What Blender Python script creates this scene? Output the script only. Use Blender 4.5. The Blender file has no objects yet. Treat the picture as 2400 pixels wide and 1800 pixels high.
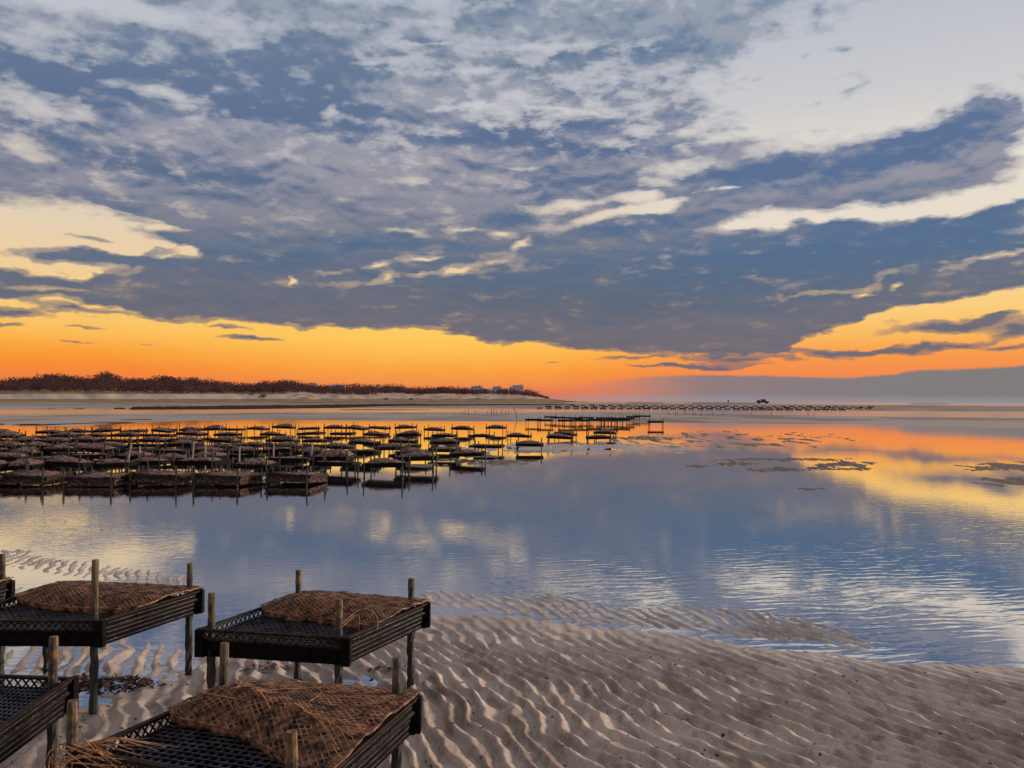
import bpy, bmesh, math, random
import numpy as np
from mathutils import Vector, Matrix, noise as mnoise

R = math.radians
sc = bpy.context.scene
COL = sc.collection

# ------------------------------------------------------------------ camera
F = 2000.0                       # focal length in pixels of the 2400 px wide photograph
CAMH = 1.7
ROLL = math.atan(0.0056)
PITCH = math.atan(38.0 / F)
cam_d = bpy.data.cameras.new("camera")
cam_d.sensor_width = 36.0
cam_d.lens = 36.0 * F / 2400.0
cam_d.clip_start = 0.05
cam_d.clip_end = 20000.0
cam = bpy.data.objects.new("camera", cam_d)
COL.objects.link(cam)
CAMROT = Matrix.Rotation(math.pi / 2 + PITCH, 3, 'X') @ Matrix.Rotation(ROLL, 3, 'Z')
cam.matrix_world = Matrix.Translation((0, 0, CAMH)) @ CAMROT.to_4x4()
sc.camera = cam
CR = np.array(CAMROT)

def ray(px, py):
    """unit-free world direction through pixel(s) of the 2400x1800 photograph"""
    px = np.asarray(px, float); py = np.asarray(py, float)
    c = np.stack([(px - 1200) / F, (900 - py) / F, -np.ones_like(px * py)], -1)
    return c @ CR.T

def at(px, py, z=0.0):
    d = ray(px, py)
    t = (z - CAMH) / d[..., 2]
    return np.stack([d[..., 0] * t, d[..., 1] * t], -1)

def pix(x, y, z=0.0):
    p = np.stack([np.asarray(x, float) + 0 * y, np.asarray(y, float) + 0 * x, np.asarray(z, float) - CAMH + 0 * x], -1)
    c = p @ CR
    return 1200 + F * c[..., 0] / -c[..., 2], 900 - F * c[..., 1] / -c[..., 2]

def uv(px, py):
    d = ray(px, py)
    return float(math.atan2(d[0], d[1])), float(d[2] / math.hypot(d[0], d[1]))

def lin(r, g, b):
    f = lambda c: (c / 255 / 12.92) if c <= 10 else ((c / 255 + 0.055) / 1.055) ** 2.4
    return (f(r), f(g), f(b), 1.0)

sc.view_settings.view_transform = 'Standard'
sc.view_settings.look = 'None'
sc.view_settings.exposure = 0.0
sc.view_settings.gamma = 1.0

# ------------------------------------------------------------------ node helper
class NT:
    def __init__(s, tree):
        s.t = tree; s.n = tree.nodes; s.l = tree.links
    def new(s, typ, **kw):
        n = s.n.new(typ)
        for k, v in kw.items(): setattr(n, k, v)
        return n
    def put(s, sock, v):
        if v is None: return
        if isinstance(v, bpy.types.NodeSocket): s.l.new(v, sock)
        else: sock.default_value = v
    def m(s, op, a, b=None, c=None, clamp=False):
        n = s.new('ShaderNodeMath', operation=op, use_clamp=clamp)
        s.put(n.inputs[0], a); s.put(n.inputs[1], b); s.put(n.inputs[2], c)
        return n.outputs[0]
    def add(s, a, b): return s.m('ADD', a, b)
    def sub(s, a, b): return s.m('SUBTRACT', a, b)
    def mul(s, a, b): return s.m('MULTIPLY', a, b)
    def mad(s, a, b, c): return s.m('MULTIPLY_ADD', a, b, c)
    def rng(s, v, a, b, c=0.0, d=1.0, smooth=True):
        n = s.new('ShaderNodeMapRange', interpolation_type='SMOOTHSTEP' if smooth else 'LINEAR')
        s.put(n.inputs['Value'], v); s.put(n.inputs['From Min'], a); s.put(n.inputs['From Max'], b)
        s.put(n.inputs['To Min'], c); s.put(n.inputs['To Max'], d)
        return n.outputs[0]
    def xyz(s, x=0.0, y=0.0, z=0.0):
        n = s.new('ShaderNodeCombineXYZ')
        s.put(n.inputs[0], x); s.put(n.inputs[1], y); s.put(n.inputs[2], z)
        return n.outputs[0]
    def sep(s, v):
        n = s.new('ShaderNodeSeparateXYZ'); s.put(n.inputs[0], v); return n.outputs
    def mapping(s, v, loc=(0, 0, 0), rot=(0, 0, 0), scale=(1, 1, 1), typ='POINT'):
        n = s.new('ShaderNodeMapping', vector_type=typ)
        s.put(n.inputs['Vector'], v)
        if typ != 'NORMAL' and 'Location' in n.inputs: n.inputs['Location'].default_value = loc
        n.inputs['Rotation'].default_value = rot; n.inputs['Scale'].default_value = scale
        return n.outputs[0]
    def noise(s, v, scale, detail=4, rough=0.55, dist=0.0, dim='3D', out=0, lac=2.0):
        n = s.new('ShaderNodeTexNoise', noise_dimensions=dim)
        s.put(n.inputs['Vector'], v)
        n.inputs['Scale'].default_value = scale; n.inputs['Detail'].default_value = detail
        n.inputs['Roughness'].default_value = rough; n.inputs['Distortion'].default_value = dist
        n.inputs['Lacunarity'].default_value = lac
        return n.outputs[out]
    def mix(s, f, a, b, typ='MIX'):
        n = s.new('ShaderNodeMix', data_type='RGBA', blend_type=typ)
        s.put(n.inputs[0], f); s.put(n.inputs[6], a); s.put(n.inputs[7], b)
        return n.outputs[2]
    def ramp(s, f, stops, interp='LINEAR'):
        n = s.new('ShaderNodeValToRGB'); n.color_ramp.interpolation = interp
        e = n.color_ramp.elements
        while len(e) < len(stops): e.new(0.5)
        for k, (p, c) in enumerate(sorted(stops, key=lambda q: q[0])):
            e[k].position = min(max(p, 0.0), 1.0)
        for k, (p, c) in enumerate(sorted(stops, key=lambda q: q[0])):
            e[k].color = c
        s.put(n.inputs[0], f); return n.outputs[0]
    def vadd(s, a, b, op='ADD'):
        n = s.new('ShaderNodeVectorMath', operation=op); s.put(n.inputs[0], a); s.put(n.inputs[1], b); return n.outputs[0]

# ------------------------------------------------------------------ world: dusk sky with cloud deck
SUN_AZ, SUN_EL = 70.0, 12.0      # degrees: azimuth clockwise from +Y (the view direction)
world = bpy.data.worlds.new("World"); sc.world = world
world.use_nodes = True
world.cycles.sampling_method = 'MANUAL'; world.cycles.sample_map_resolution = 512
N = NT(world.node_tree)
N.n.clear()
tc = N.new('ShaderNodeTexCoord').outputs['Generated']
dx, dy, dz = N.sep(tc)
U = N.m('ARCTAN2', dx, dy)
hl = N.m('SQRT', N.add(N.mul(dx, dx), N.mul(dy, dy)))
V = N.m('DIVIDE', dz, N.m('MAXIMUM', hl, 0.02))
V = N.m('MINIMUM', V, 3.0)
P0 = N.xyz(U, V, 0.0)
# cloud plane coordinates
den = N.m('ADD', N.m('MAXIMUM', dz, 0.0), 0.05)
az0 = math.atan((1380 - 1200) / F)
plane = N.xyz(N.m('DIVIDE', dx, den), N.m('DIVIDE', dy, den), 0.0)
plane_r = N.mapping(plane, rot=(0, 0, az0))
nbig = N.noise(N.mapping(plane_r, scale=(1.0, 0.42, 1)), 2.2, 5, 0.55, 0.3, '2D')
lg = N.xyz(U, N.mul(N.m('LOGARITHM', N.add(V, 0.16), 2.718), 0.62), 0.0)
ncel = N.noise(N.mapping(lg, loc=(4.1, 2.2, 0), scale=(1.0, 1.55, 1)), 16.0, 7, 0.55, 0.2, '2D')
ncl2 = N.noise(N.mapping(lg, loc=(4.1, 2.216, 0), scale=(1.0, 1.55, 1)), 16.0, 5, 0.55, 0.2, '2D')
npuf = N.noise(N.mapping(lg, loc=(1.1, 7.2, 0), scale=(1.0, 1.7, 1)), 33.0, 6, 0.56, 0.15, '2D')
nstr = N.noise(N.mapping(P0, loc=(1.7, .3, 0), scale=(6.0, 38.0, 1)), 1.0, 5, 0.6, 0.25, '2D')
nfin = N.noise(N.mapping(P0, loc=(.7, 5.3, 0), scale=(1.0, 2.3, 1)), 34.0, 4, 0.62, 0.2, '2D')
# warp the picture-scale layout a little with noise so its edges are ragged
wcol = N.noise(N.mapping(P0, scale=(1.0, 2.2, 1)), 16.0, 3, 0.6, 0.0, '2D', out=1)
wv = N.new('ShaderNodeVectorMath', operation='MULTIPLY_ADD')
N.put(wv.inputs[0], wcol); wv.inputs[1].default_value = (0.050, 0.020, 0); wv.inputs[2].default_value = (-0.025, -0.010, 0)
P = N.vadd(P0, wv.outputs[0])
Uw, Vw, _ = N.sep(P)

def blob(px, py, rx, ry, rot=0.0):
    u, v = uv(px, py)
    mp = N.mapping(P, loc=(u, v, 0), rot=(0, 0, R(rot)), scale=(rx / F, ry / F, 1), typ='TEXTURE')
    g = N.new('ShaderNodeTexGradient', gradient_type='SPHERICAL')
    N.put(g.inputs[0], mp)
    return g.outputs[1]

def accumulate(start, items):
    acc = start
    for it in items:
        w = it[0]
        acc = N.mad(blob(*it[1:]), w, acc)
    return acc

U0, U1 = -0.75, 0.75
un = N.rng(Uw, U0, U1, 0, 1, smooth=False)
def edge(points):
    """elevation of a cloud edge as a function of azimuth, from points on the horizon panorama"""
    c = N.new('ShaderNodeFloatCurve'); cm = c.mapping; cu = cm.curves[0]
    pts = sorted(uv(a, b) for a, b in points)
    pts = [(U0, pts[0][1])] * (pts[0][0] > U0 + .01) + pts + [(U1, pts[-1][1])] * (pts[-1][0] < U1 - .01)
    while len(cu.points) < len(pts): cu.points.new(0.5, 0.5)
    for q, (a, b) in zip(cu.points, pts):
        q.location = ((a - U0) / (U1 - U0), min(max(b / 0.6, 0), 1)); q.handle_type = 'AUTO_CLAMPED'
    cm.update(); N.put(c.inputs['Value'], un); c.inputs['Factor'].default_value = 1
    return N.mul(c.outputs[0], 0.6)

# ---- layout of the cloud deck (photo pixels)
lowM = edge([(0,716),(54,721),(108,732),(253,737),(362,743),(470,757),(579,761),(669,765),(723,777),(796,779),(908,779),(1017,781),
             (1089,794),(1180,808),(1306,819),(1379,826),(1469,830),(1600,840),(1700,842),(1800,843),(1850,836),(1875,805),(1935,780),(2034,755),
             (2081,738),(2179,721),(2287,699),(2400,668),(2700,600)])
above = N.rng(N.mad(nstr, 0.022, N.sub(Vw, lowM)), 0.007, 0.018)
crU = edge([(0,452),(100,458),(200,462),(280,474),(330,486),(450,512),(520,530)])
crL = edge([(0,628),(130,642),(180,652),(280,628),(330,602),(450,585),(520,565)])
cream = N.mul(N.mul(N.rng(N.mad(nstr, 0.035, N.sub(crU, Vw)), 0.004, 0.050), N.rng(N.mad(nstr, 0.012, N.sub(Vw, crL)), 0.002, 0.014)), N.rng(Uw, uv(400, 500)[0], uv(500, 500)[0], 1, 0))
G1L = edge([(1640,540),(1720,548),(1800,538),(1880,522),(1980,520),(2100,522),(2200,510),(2300,492),(2400,470),(2700,410)])
G1U = edge([(1640,535),(1700,515),(1760,490),(1830,474),(1950,474),(2050,462),(2150,460),(2250,440),(2330,420),(2400,400),(2700,300)])
gap1 = N.mul(N.mul(N.rng(N.sub(G1U, Vw), -0.006, 0.018), N.rng(N.mad(npuf, 0.014, N.sub(Vw, G1L)), 0.003, 0.016)), N.rng(Uw, uv(1620, 500)[0], uv(1690, 500)[0]))
base = N.mul(above, N.sub(1.02, N.mul(cream, 1.15)))
base = N.sub(base, N.mul(gap1, 1.15))
neg = [ # clear or thin areas
 (-2.20,2280,90,640,270,6), (-1.00,1960,290,380,56,6), (-1.10,1850,200,150,150), (-1.30,2420,330,100,90),
 (-0.55,60,235,213,59,-12), (-0.95,150,-5,508,50), (-0.50,330,20,410,40), (-0.90,900,-10,410,40,0), (-0.50,60,90,164,40),
 (-0.42,1420,190,440,130,5), (-0.25,1150,90,344,73), (-0.40,1560,300,180,33,10),
 (-1.26,1500,462,86,18,8), (-0.92,1330,482,162,17,10), (-1.01,1460,500,238,17,10), (-0.67,1560,478,117,23,8), (-1.06,1700,444,86,10,4), (-0.64,1580,390,88,46,20),
 (-0.76,1170,551,64,12), (-0.80,1230,572,42,17,30), (-0.68,1080,540,64,10,5), (-0.63,950,545,74,11,-8),
 (-0.85,985,605,64,11,8), (-0.89,900,657,45,15,4), (-0.89,1075,636,74,16,10), (-0.68,990,648,53,10,10), (-0.76,880,625,53,10,10), (-0.51,1160,612,64,10,12),
 (-0.85,677,658,13,16), (-0.42,780,640,74,10,12), (-0.42,830,665,64,10),
 (-0.92,460,585,28,31,60), (-0.74,400,600,100,14,20), (-0.64,330,618,75,16,25), (-0.92,240,720,75,9,-8), (-0.83,130,705,62,16),(-0.64,120,675,75,9),
 (-0.50,1920,690,170,9,6), (-0.85,2030,687,28,8,12), (-0.80,2112,671,24,9,15), (-0.70,2330,598,140,8,10), (-0.40,2060,660,60,14,30),
 (-0.15,450,250,213,33,-10), (-0.40,800,60,164,20,8), (-0.30,950,160,205,26), (-0.60,880,140,80,12,5), (-0.60,1120,165,80,14,5), (-0.70,1080,250,123,11,5), (-0.60,1330,262,156,9,-4), (-0.50,1250,110,164,13,3), (-0.50,960,50,148,11,0), (-0.50,1230,395,98,8,0), (-0.50,980,100,98,8), (-0.60,560,100,60,20), (-0.40,360,215,90,20), (-0.50,30,330,115,26,-20), (-0.35,1000,430,164,16), (-0.40,540,265,40,18), (-0.50,760,258,30,12,30)]
pos = [ # separate clouds
 (1.5, 175,600,200,30,0), (1.2, 330,606,160,16,-3), (.9, 210,558,80,12,0), (1.5, 400,508,190,15,-8), (1.0,330,500,110,10,-8), (1.4,430,556,160,22,-3),
 (1.1, 600,794,105,10,-1), (.8,190,764,50,5), (.8,190,800,60,5,-2), (.9,540,771,80,8), (1.3,20,738,110,16,0), (.9,10,762,60,7), (.7,330,800,40,4), (.8,1290,846,50,6),
 (1.3,2230,763,230,22,3), (1.0,2340,742,60,10,10), (1.2,2400,775,110,18,5), (1.3,1990,826,240,14,-1), (1.3,2160,812,190,11,4), (1.0,2390,808,80,9),
 (1.0,1700,858,150,10), (.9,1560,858,160,6,-1), (.9,1480,838,120,8), (.8,1750,845,180,10),
 (1.15,2040,385,500,95,6), (1.2,2280,230,130,90,0), (1.2,2300,300,110,80,20),(1.1,1800,330,300,28,7), (.8,2390,275,50,25,20), (.9,1690,100,170,60,10),(.8,1600,50,160,60,5), (.8,1780,180,60,16,-10),
 (.7,1980,122,60,22,-20), (.7,1890,130,50,20,20), (.7,2170,180,110,22,-8), (.62,1980,180,120,25,5), (.5,2070,235,80,20,0), (.5,1930,235,200,14,18)]
D = accumulate(base, neg)
D = N.m('MAXIMUM', D, -0.6)
D = accumulate(D, pos)
# noise: amplitude of the fine cells grows with elevation
hi = N.rng(Vw, 0.15, 0.27)
broken = N.mul(N.rng(U, uv(700, 300)[0], uv(1150, 300)[0]), N.rng(V, 0.27, 0.33))
amp = N.add(N.mad(hi, 0.30, 0.62), N.mul(broken, 1.1))
nsum = N.mul(N.sub(ncel, 0.5), amp)
nsum = N.mad(N.sub(npuf, 0.5), N.mul(amp, 0.75), nsum)
nsum = N.mad(N.sub(nbig, 0.5), 0.45, nsum)
nsum = N.mad(N.sub(nstr, 0.5), N.mad(hi, -0.30, 0.38), nsum)
nsum = N.mad(N.sub(nfin, 0.5), N.mad(hi, -0.1, 0.55), nsum)
nsum = N.mul(nsum, N.rng(V, 0.07, 0.15, 0.62, 1.0))
Dn = N.add(D, nsum)
cover = N.rng(Dn, N.mad(hi, -0.25, 0.25), N.mad(hi, 0.42, 0.62))
thick = N.rng(Dn, 0.55, 1.35)
# ---- clear sky behind
vs = N.rng(V, 0.0, 0.55, 0, 1, smooth=False)
def vy(py): return max(0.0, uv(1200, py)[1] / 0.55)
clear = N.ramp(vs, [(0.0, lin(206,118,92)), (vy(908), lin(234,126,76)), (vy(872), lin(246,138,52)), (vy(836), lin(250,160,58)), (vy(795), lin(251,190,90)),
                    (vy(720), lin(248,206,132)), (vy(640), lin(236,205,162)), (vy(560), lin(226,207,180)), (vy(470), lin(220,208,192)), (vy(400), lin(215,207,198)),
                    (vy(260), lin(202,202,205)), (vy(80), lin(186,190,200)), (1.0, lin(176,183,197))])
# brighter, yellower around the sunset point; a little pinker to the right
glowy = blob(1000, 800, 760, 130)
clear = N.mix(N.mul(glowy, 0.6), clear, lin(255,206,92))
pink = N.mul(N.rng(U, uv(1250, 900)[0], uv(1750, 900)[0]), N.rng(V, 0.10, 0.03))
clear = N.mix(N.mul(pink, 0.45), clear, lin(240,140,96))
# gap openings right of centre are whiter
whit = N.mul(N.rng(U, uv(1350, 500)[0], uv(1750, 500)[0]), N.mul(N.rng(V, 0.13, 0.19), N.rng(V, 0.35, 0.24)))
clear = N.mix(N.mul(whit, 0.45), clear, lin(238,232,222))
# ---- cloud colour
dark = accumulate(0.0, [
 (.8,120,150,300,110,-6), (.6,600,330,360,50,-14), (.7,700,200,300,120,-5), (.5,950,120,220,60,4),(.5,1500,110,260,60,8),(.7,1620,110,120,40),
 (.9,170,170,260,90,-4), (.8,340,120,110,60), (.8,560,170,330,90,-6), (.9,720,190,200,90), (.9,560,235,200,40,-12), (1.2,850,285,400,60,-4), (.8,680,95,180,50), (1.0,1210,330,210,45,-4), (1.0,1370,345,140,32,-3), (.9,1340,290,180,22,-3), (.9,1530,350,130,24,-3),
 (1.0,250,370,320,45,-14), (.7,520,420,260,45,-12), (.9,1330,430,260,34,3), (.8,1200,515,120,30,2), (1.0,1500,530,320,28,7), (1.3,2000,375,460,60,8), (.9,2260,290,140,60,30), (.9,1720,400,240,36,0),
 (1.2,1800,620,800,130,7), (.8,2300,540,360,60,12), (.8,900,570,260,25,0), (.7,600,600,320,60), (.6,1100,640,300,90), (.5,250,600,150,25), (-.5,620,340,380,70,-12), (-.5,950,420,330,70,-8), (-.5,1050,230,400,70,4),(-.4,600,500,300,60)])
tone = N.mul(dark, 0.8)
tone = N.mad(N.sub(ncel, 0.5), N.mad(hi, 0.7, 0.55), tone)
tone = N.mad(N.sub(npuf, 0.5), N.mad(hi, 0.6, 0.40), tone)
tone = N.mad(N.sub(nfin, 0.5), 0.35, tone)
tone = N.mad(N.sub(nbig, 0.5), 0.8, tone)
tone = N.mad(N.sub(ncel, ncl2), N.mad(hi, 0.9, 1.3), tone)
tone = N.mad(N.sub(nstr, 0.5), 0.35, tone)
tone = N.rng(tone, -0.35, 0.95)
ccol = N.ramp(vs, [(0.0, lin(128,110,112)), (vy(840), lin(116,104,112)), (vy(770), lin(112,106,118)), (vy(700), lin(104,106,122)), (vy(600), lin(112,118,136)),
                   (vy(450), lin(152,150,164)), (vy(300), lin(158,160,175)), (vy(100), lin(156,165,180)), (1.0, lin(162,171,186))])
cdark = N.ramp(vs, [(0.0, lin(104,96,108)), (vy(820), lin(98,96,108)), (vy(720), lin(86,98,118)), (vy(600), lin(76,104,138)),
                    (vy(480), lin(84,106,140)), (vy(330), lin(88,110,147)), (vy(150), lin(100,122,153)), (1.0, lin(118,138,163))])
cdark = N.mix(N.mul(N.rng(U, uv(1300, 600)[0], uv(1750, 600)[0]), 0.6), cdark, N.mix(1.0, cdark, (0.84, 1.06, 1.16, 1), 'MULTIPLY'))
cloud = N.mix(tone, ccol, cdark)
cloud = N.mix(0.16, cloud, lin(116,118,126))
# thin rims take the colour of the sky behind
rim = N.rng(thick, 0.0, 0.55, 0.55, 0.0)
cloud = N.mix(rim, cloud, N.mix(0.55, cloud, clear))
sky = N.mix(cover, clear, cloud)
# ---- distant grey bank above the sea, right
bankU = edge([(1150,940),(1250,925),(1350,905),(1450,890),(1560,880),(1700,878),(1800,880),(1960,884),(2060,880),(2120,870),(2280,863),(2400,856),(2700,840)])
bank = N.mul(N.rng(N.mad(nfin, 0.003, N.sub(bankU, V)), 0.0, 0.004), N.rng(U, uv(1250, 900)[0], uv(1640, 900)[0]))
bcol = N.ramp(N.rng(U, uv(1300, 900)[0], uv(2400, 900)[0]), [(0, lin(190,130,116)), (0.3, lin(142,124,126)), (1, lin(124,122,124))])
sky = N.mix(bank, sky, bcol)
hz = N.rng(V, 0.010, 0.0, 0, .6)
sky = N.mix(N.mul(hz, N.rng(U, uv(1100, 900)[0], uv(1500, 900)[0])), sky, lin(150,152,164))
# ---- overhead and behind the viewer the sky is open and brighter
up = N.rng(V, 0.52, 1.4)
back = N.rng(dy, 0.25, -0.35)
openf = N.m('MAXIMUM', up, N.mul(back, N.rng(V, 0.0, 0.25, 0.35, 1)))
skyhi = N.mix(N.rng(nbig, 0.35, 0.7), lin(214,214,224), lin(170,176,196))
boost = N.new('ShaderNodeVectorMath', operation='SCALE'); N.put(boost.inputs[0], skyhi); boost.inputs['Scale'].default_value = 1.0
sky = N.mix(openf, sky, boost.outputs[0])
nish = N.new('ShaderNodeTexSky', sky_type='NISHITA')
nish.sun_disc = False; nish.sun_elevation = R(SUN_EL); nish.sun_rotation = R(SUN_AZ)
nish.air_density = 1.2; nish.dust_density = 2.0
bg0 = N.new('ShaderNodeBackground'); N.put(bg0.inputs[0], nish.outputs[0]); bg0.inputs[1].default_value = 0.002
bg1 = N.new('ShaderNodeBackground'); N.put(bg1.inputs[0], sky); bg1.inputs[1].default_value = 1.0
ash = N.new('ShaderNodeAddShader'); N.l.new(bg0.outputs[0], ash.inputs[0]); N.l.new(bg1.outputs[0], ash.inputs[1])
wo = N.new('ShaderNodeOutputWorld'); N.l.new(ash.outputs[0], wo.inputs[0])

sun_d = bpy.data.lights.new("sun", 'SUN'); sun_d.energy = 5.0; sun_d.angle = R(10); sun_d.color = (1.0, 0.83, 0.68)
sun = bpy.data.objects.new("sun", sun_d); COL.objects.link(sun)
sd = Vector((math.sin(R(SUN_AZ)) * math.cos(R(SUN_EL)), math.cos(R(SUN_AZ)) * math.cos(R(SUN_EL)), math.sin(R(SUN_EL))))
sun.rotation_euler = sd.to_track_quat('Z', 'Y').to_euler()
sun.location = sd * 50

# ------------------------------------------------------------------ numpy noise
_rs = np.random.RandomState(7)
_perm = _rs.permutation(512)
_perm = np.concatenate([_perm, _perm])
_ga = _rs.rand(512) * 2 * math.pi
def pn(x, y, seed=0):
    """gradient noise, about -0.7..0.7"""
    x = np.asarray(x, float); y = np.asarray(y, float)
    xi = np.floor(x).astype(int); yi = np.floor(y).astype(int)
    xf = x - xi; yf = y - yi
    u = xf * xf * xf * (xf * (xf * 6 - 15) + 10); v = yf * yf * yf * (yf * (yf * 6 - 15) + 10)
    def g(ix, iy, fx, fy):
        h = _perm[(_perm[(ix + seed * 37) % 512] + iy) % 512]
        a = _ga[h]
        return np.cos(a) * fx + np.sin(a) * fy
    n00 = g(xi, yi, xf, yf); n10 = g(xi + 1, yi, xf - 1, yf)
    n01 = g(xi, yi + 1, xf, yf - 1); n11 = g(xi + 1, yi + 1, xf - 1, yf - 1)
    return (n00 * (1 - u) + n10 * u) * (1 - v) + (n01 * (1 - u) + n11 * u) * v
def fbm(x, y, octv=4, seed=0, rough=0.5):
    s = 0; a = 1.0; f = 1.0
    for k in range(octv):
        s = s + a * pn(x * f + 3.1 * k, y * f - 1.7 * k, seed + k); a *= rough; f *= 2.03
    return s
def sst(x, a, b):
    t = np.clip((x - a) / (b - a), 0, 1)
    return t * t * (3 - 2 * t)
def ip(x, pts):
    return np.interp(x, [p[0] for p in pts], [p[1] for p in pts])
def hor(px):
    return 937.4 + (np.asarray(px, float) - 1200) * 0.0056

# ------------------------------------------------------------------ tags and mesh builder
def tag(o, label=None, cat=None, group=None, kind=None):
    if label: o['label'] = label
    if cat: o['category'] = cat
    if group: o['group'] = group
    if kind: o['kind'] = kind
    return o
def empty(name, loc=(0, 0, 0), rz=0.0):
    o = bpy.data.objects.new(name, None); COL.objects.link(o)
    o.empty_display_size = 0.1; o.location = loc; o.rotation_euler = (0, 0, rz)
    return o
def grid_mesh(name, X, Y, Z, mat, attrs=None, smooth=True, parent=None):
    n, m = X.shape
    me = bpy.data.meshes.new(name)
    co = np.stack([X, Y, Z], -1).reshape(-1, 3).astype(np.float32)
    idx = np.arange(n * m).reshape(n, m)
    q = np.stack([idx[:-1, :-1], idx[:-1, 1:], idx[1:, 1:], idx[1:, :-1]], -1).reshape(-1, 4)
    me.vertices.add(len(co)); me.vertices.foreach_set('co', co.ravel())
    me.loops.add(q.size); me.loops.foreach_set('vertex_index', q.ravel().astype(np.int32))
    me.polygons.add(len(q)); me.polygons.foreach_set('loop_start', (np.arange(len(q)) * 4).astype(np.int32))
    me.polygons.foreach_set('loop_total', np.full(len(q), 4, np.int32))
    me.polygons.foreach_set('use_smooth', np.full(len(q), smooth))
    me.update(calc_edges=True)
    for k, v in (attrs or {}).items():
        a = me.attributes.new(k, 'FLOAT', 'POINT'); a.data.foreach_set('value', v.ravel().astype(np.float32))
    if mat: me.materials.append(mat)
    o = bpy.data.objects.new(name, me); COL.objects.link(o)
    if parent: o.parent = parent
    return o

class MB:
    def __init__(s): s.v = []; s.f = []
    def quad(s, a, b, c, d):
        n = len(s.v); s.v += [tuple(a), tuple(b), tuple(c), tuple(d)]; s.f.append((n, n+1, n+2, n+3))
    def tri(s, a, b, c):
        n = len(s.v); s.v += [tuple(a), tuple(b), tuple(c)]; s.f.append((n, n+1, n+2))
    def hexa(s, p):      # 8 points: bottom 4 ccw, top 4
        n = len(s.v); s.v += [tuple(q) for q in p]
        for f in ((3,2,1,0),(4,5,6,7),(0,1,5,4),(1,2,6,5),(2,3,7,6),(3,0,4,7)): s.f.append(tuple(n+i for i in f))
    def box(s, x0, x1, y0, y1, z0, z1):
        s.hexa([(x0,y0,z0),(x1,y0,z0),(x1,y1,z0),(x0,y1,z0),(x0,y0,z1),(x1,y0,z1),(x1,y1,z1),(x0,y1,z1)])
    def bar(s, a, b, w, h, up=(0,0,1)):
        a = Vector(a); b = Vector(b); d = (b - a)
        if d.length < 1e-6: return
        d.normalize(); up = Vector(up)
        sd = d.cross(up)
        if sd.length < 1e-4: sd = d.cross(Vector((0,1,0)))
        sd.normalize(); uu = sd.cross(d).normalized()
        sd *= w/2; uu *= h/2
        s.hexa([a-sd-uu, a+sd-uu, b+sd-uu, b-sd-uu, a-sd+uu, a+sd+uu, b+sd+uu, b-sd+uu])
    def tube(s, pts, rads, n=8, cap=True):
        pts = [Vector(p) for p in pts]; base = len(s.v)
        for i, p in enumerate(pts):
            d = (pts[min(i+1, len(pts)-1)] - pts[max(i-1, 0)]).normalized()
            a = d.orthogonal().normalized() if i == 0 else (a - d * a.dot(d)).normalized()
            b = d.cross(a)
            for k in range(n):
                t = 2*math.pi*k/n
                r = rads[i] if not isinstance(rads[i], (list, tuple)) else rads[i][k]
                s.v.append(tuple(p + (a*math.cos(t) + b*math.sin(t)) * r))
        for i in range(len(pts)-1):
            for k in range(n):
                k2 = (k+1) % n
                s.f.append((base+i*n+k, base+i*n+k2, base+(i+1)*n+k2, base+(i+1)*n+k))
        if cap:
            s.f.append(tuple(base+k for k in reversed(range(n))))
            s.f.append(tuple(base+(len(pts)-1)*n+k for k in range(n)))
    def build(s, name, mat, parent=None, smooth=False, bevel=0.0):
        me = bpy.data.meshes.new(name); me.from_pydata(s.v, [], s.f); me.update()
        if smooth: me.polygons.foreach_set('use_smooth', [True]*len(me.polygons))
        me.materials.append(mat)
        o = bpy.data.objects.new(name, me); COL.objects.link(o)
        if parent: o.parent = parent
        if bevel:
            b = o.modifiers.new('bevel', 'BEVEL'); b.width = bevel; b.segments = 2; b.limit_method = 'ANGLE'
        return o

# ------------------------------------------------------------------ materials
def mat(name):
    m = bpy.data.materials.new(name); m.use_nodes = True
    t = NT(m.node_tree); t.n.clear()
    bs = t.new('ShaderNodeBsdfPrincipled'); out = t.new('ShaderNodeOutputMaterial')
    t.l.new(bs.outputs[0], out.inputs[0])
    return m, t, bs, out
def bump(t, bs, h, strength=0.5, dist=0.01):
    b = t.new('ShaderNodeBump'); b.inputs['Strength'].default_value = strength; b.inputs['Distance'].default_value = dist
    t.put(b.inputs['Height'], h); t.l.new(b.outputs[0], bs.inputs['Normal'])
    return b
def simple(name, c1, c2, scale, rough=0.7, bstr=0.4, bdist=0.003, spec=0.4, detail=5):
    m, t, bs, out = mat(name)
    co = t.new('ShaderNodeTexCoord').outputs['Object']
    n = t.noise(co, scale, detail, 0.6)
    t.put(bs.inputs['Base Color'], t.mix(t.rng(n, 0.35, 0.65), (*c1, 1), (*c2, 1)))
    bs.inputs['Roughness'].default_value = rough; bs.inputs['Specular IOR Level'].default_value = spec
    if bstr: bump(t, bs, n, bstr, bdist)
    return m

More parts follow.
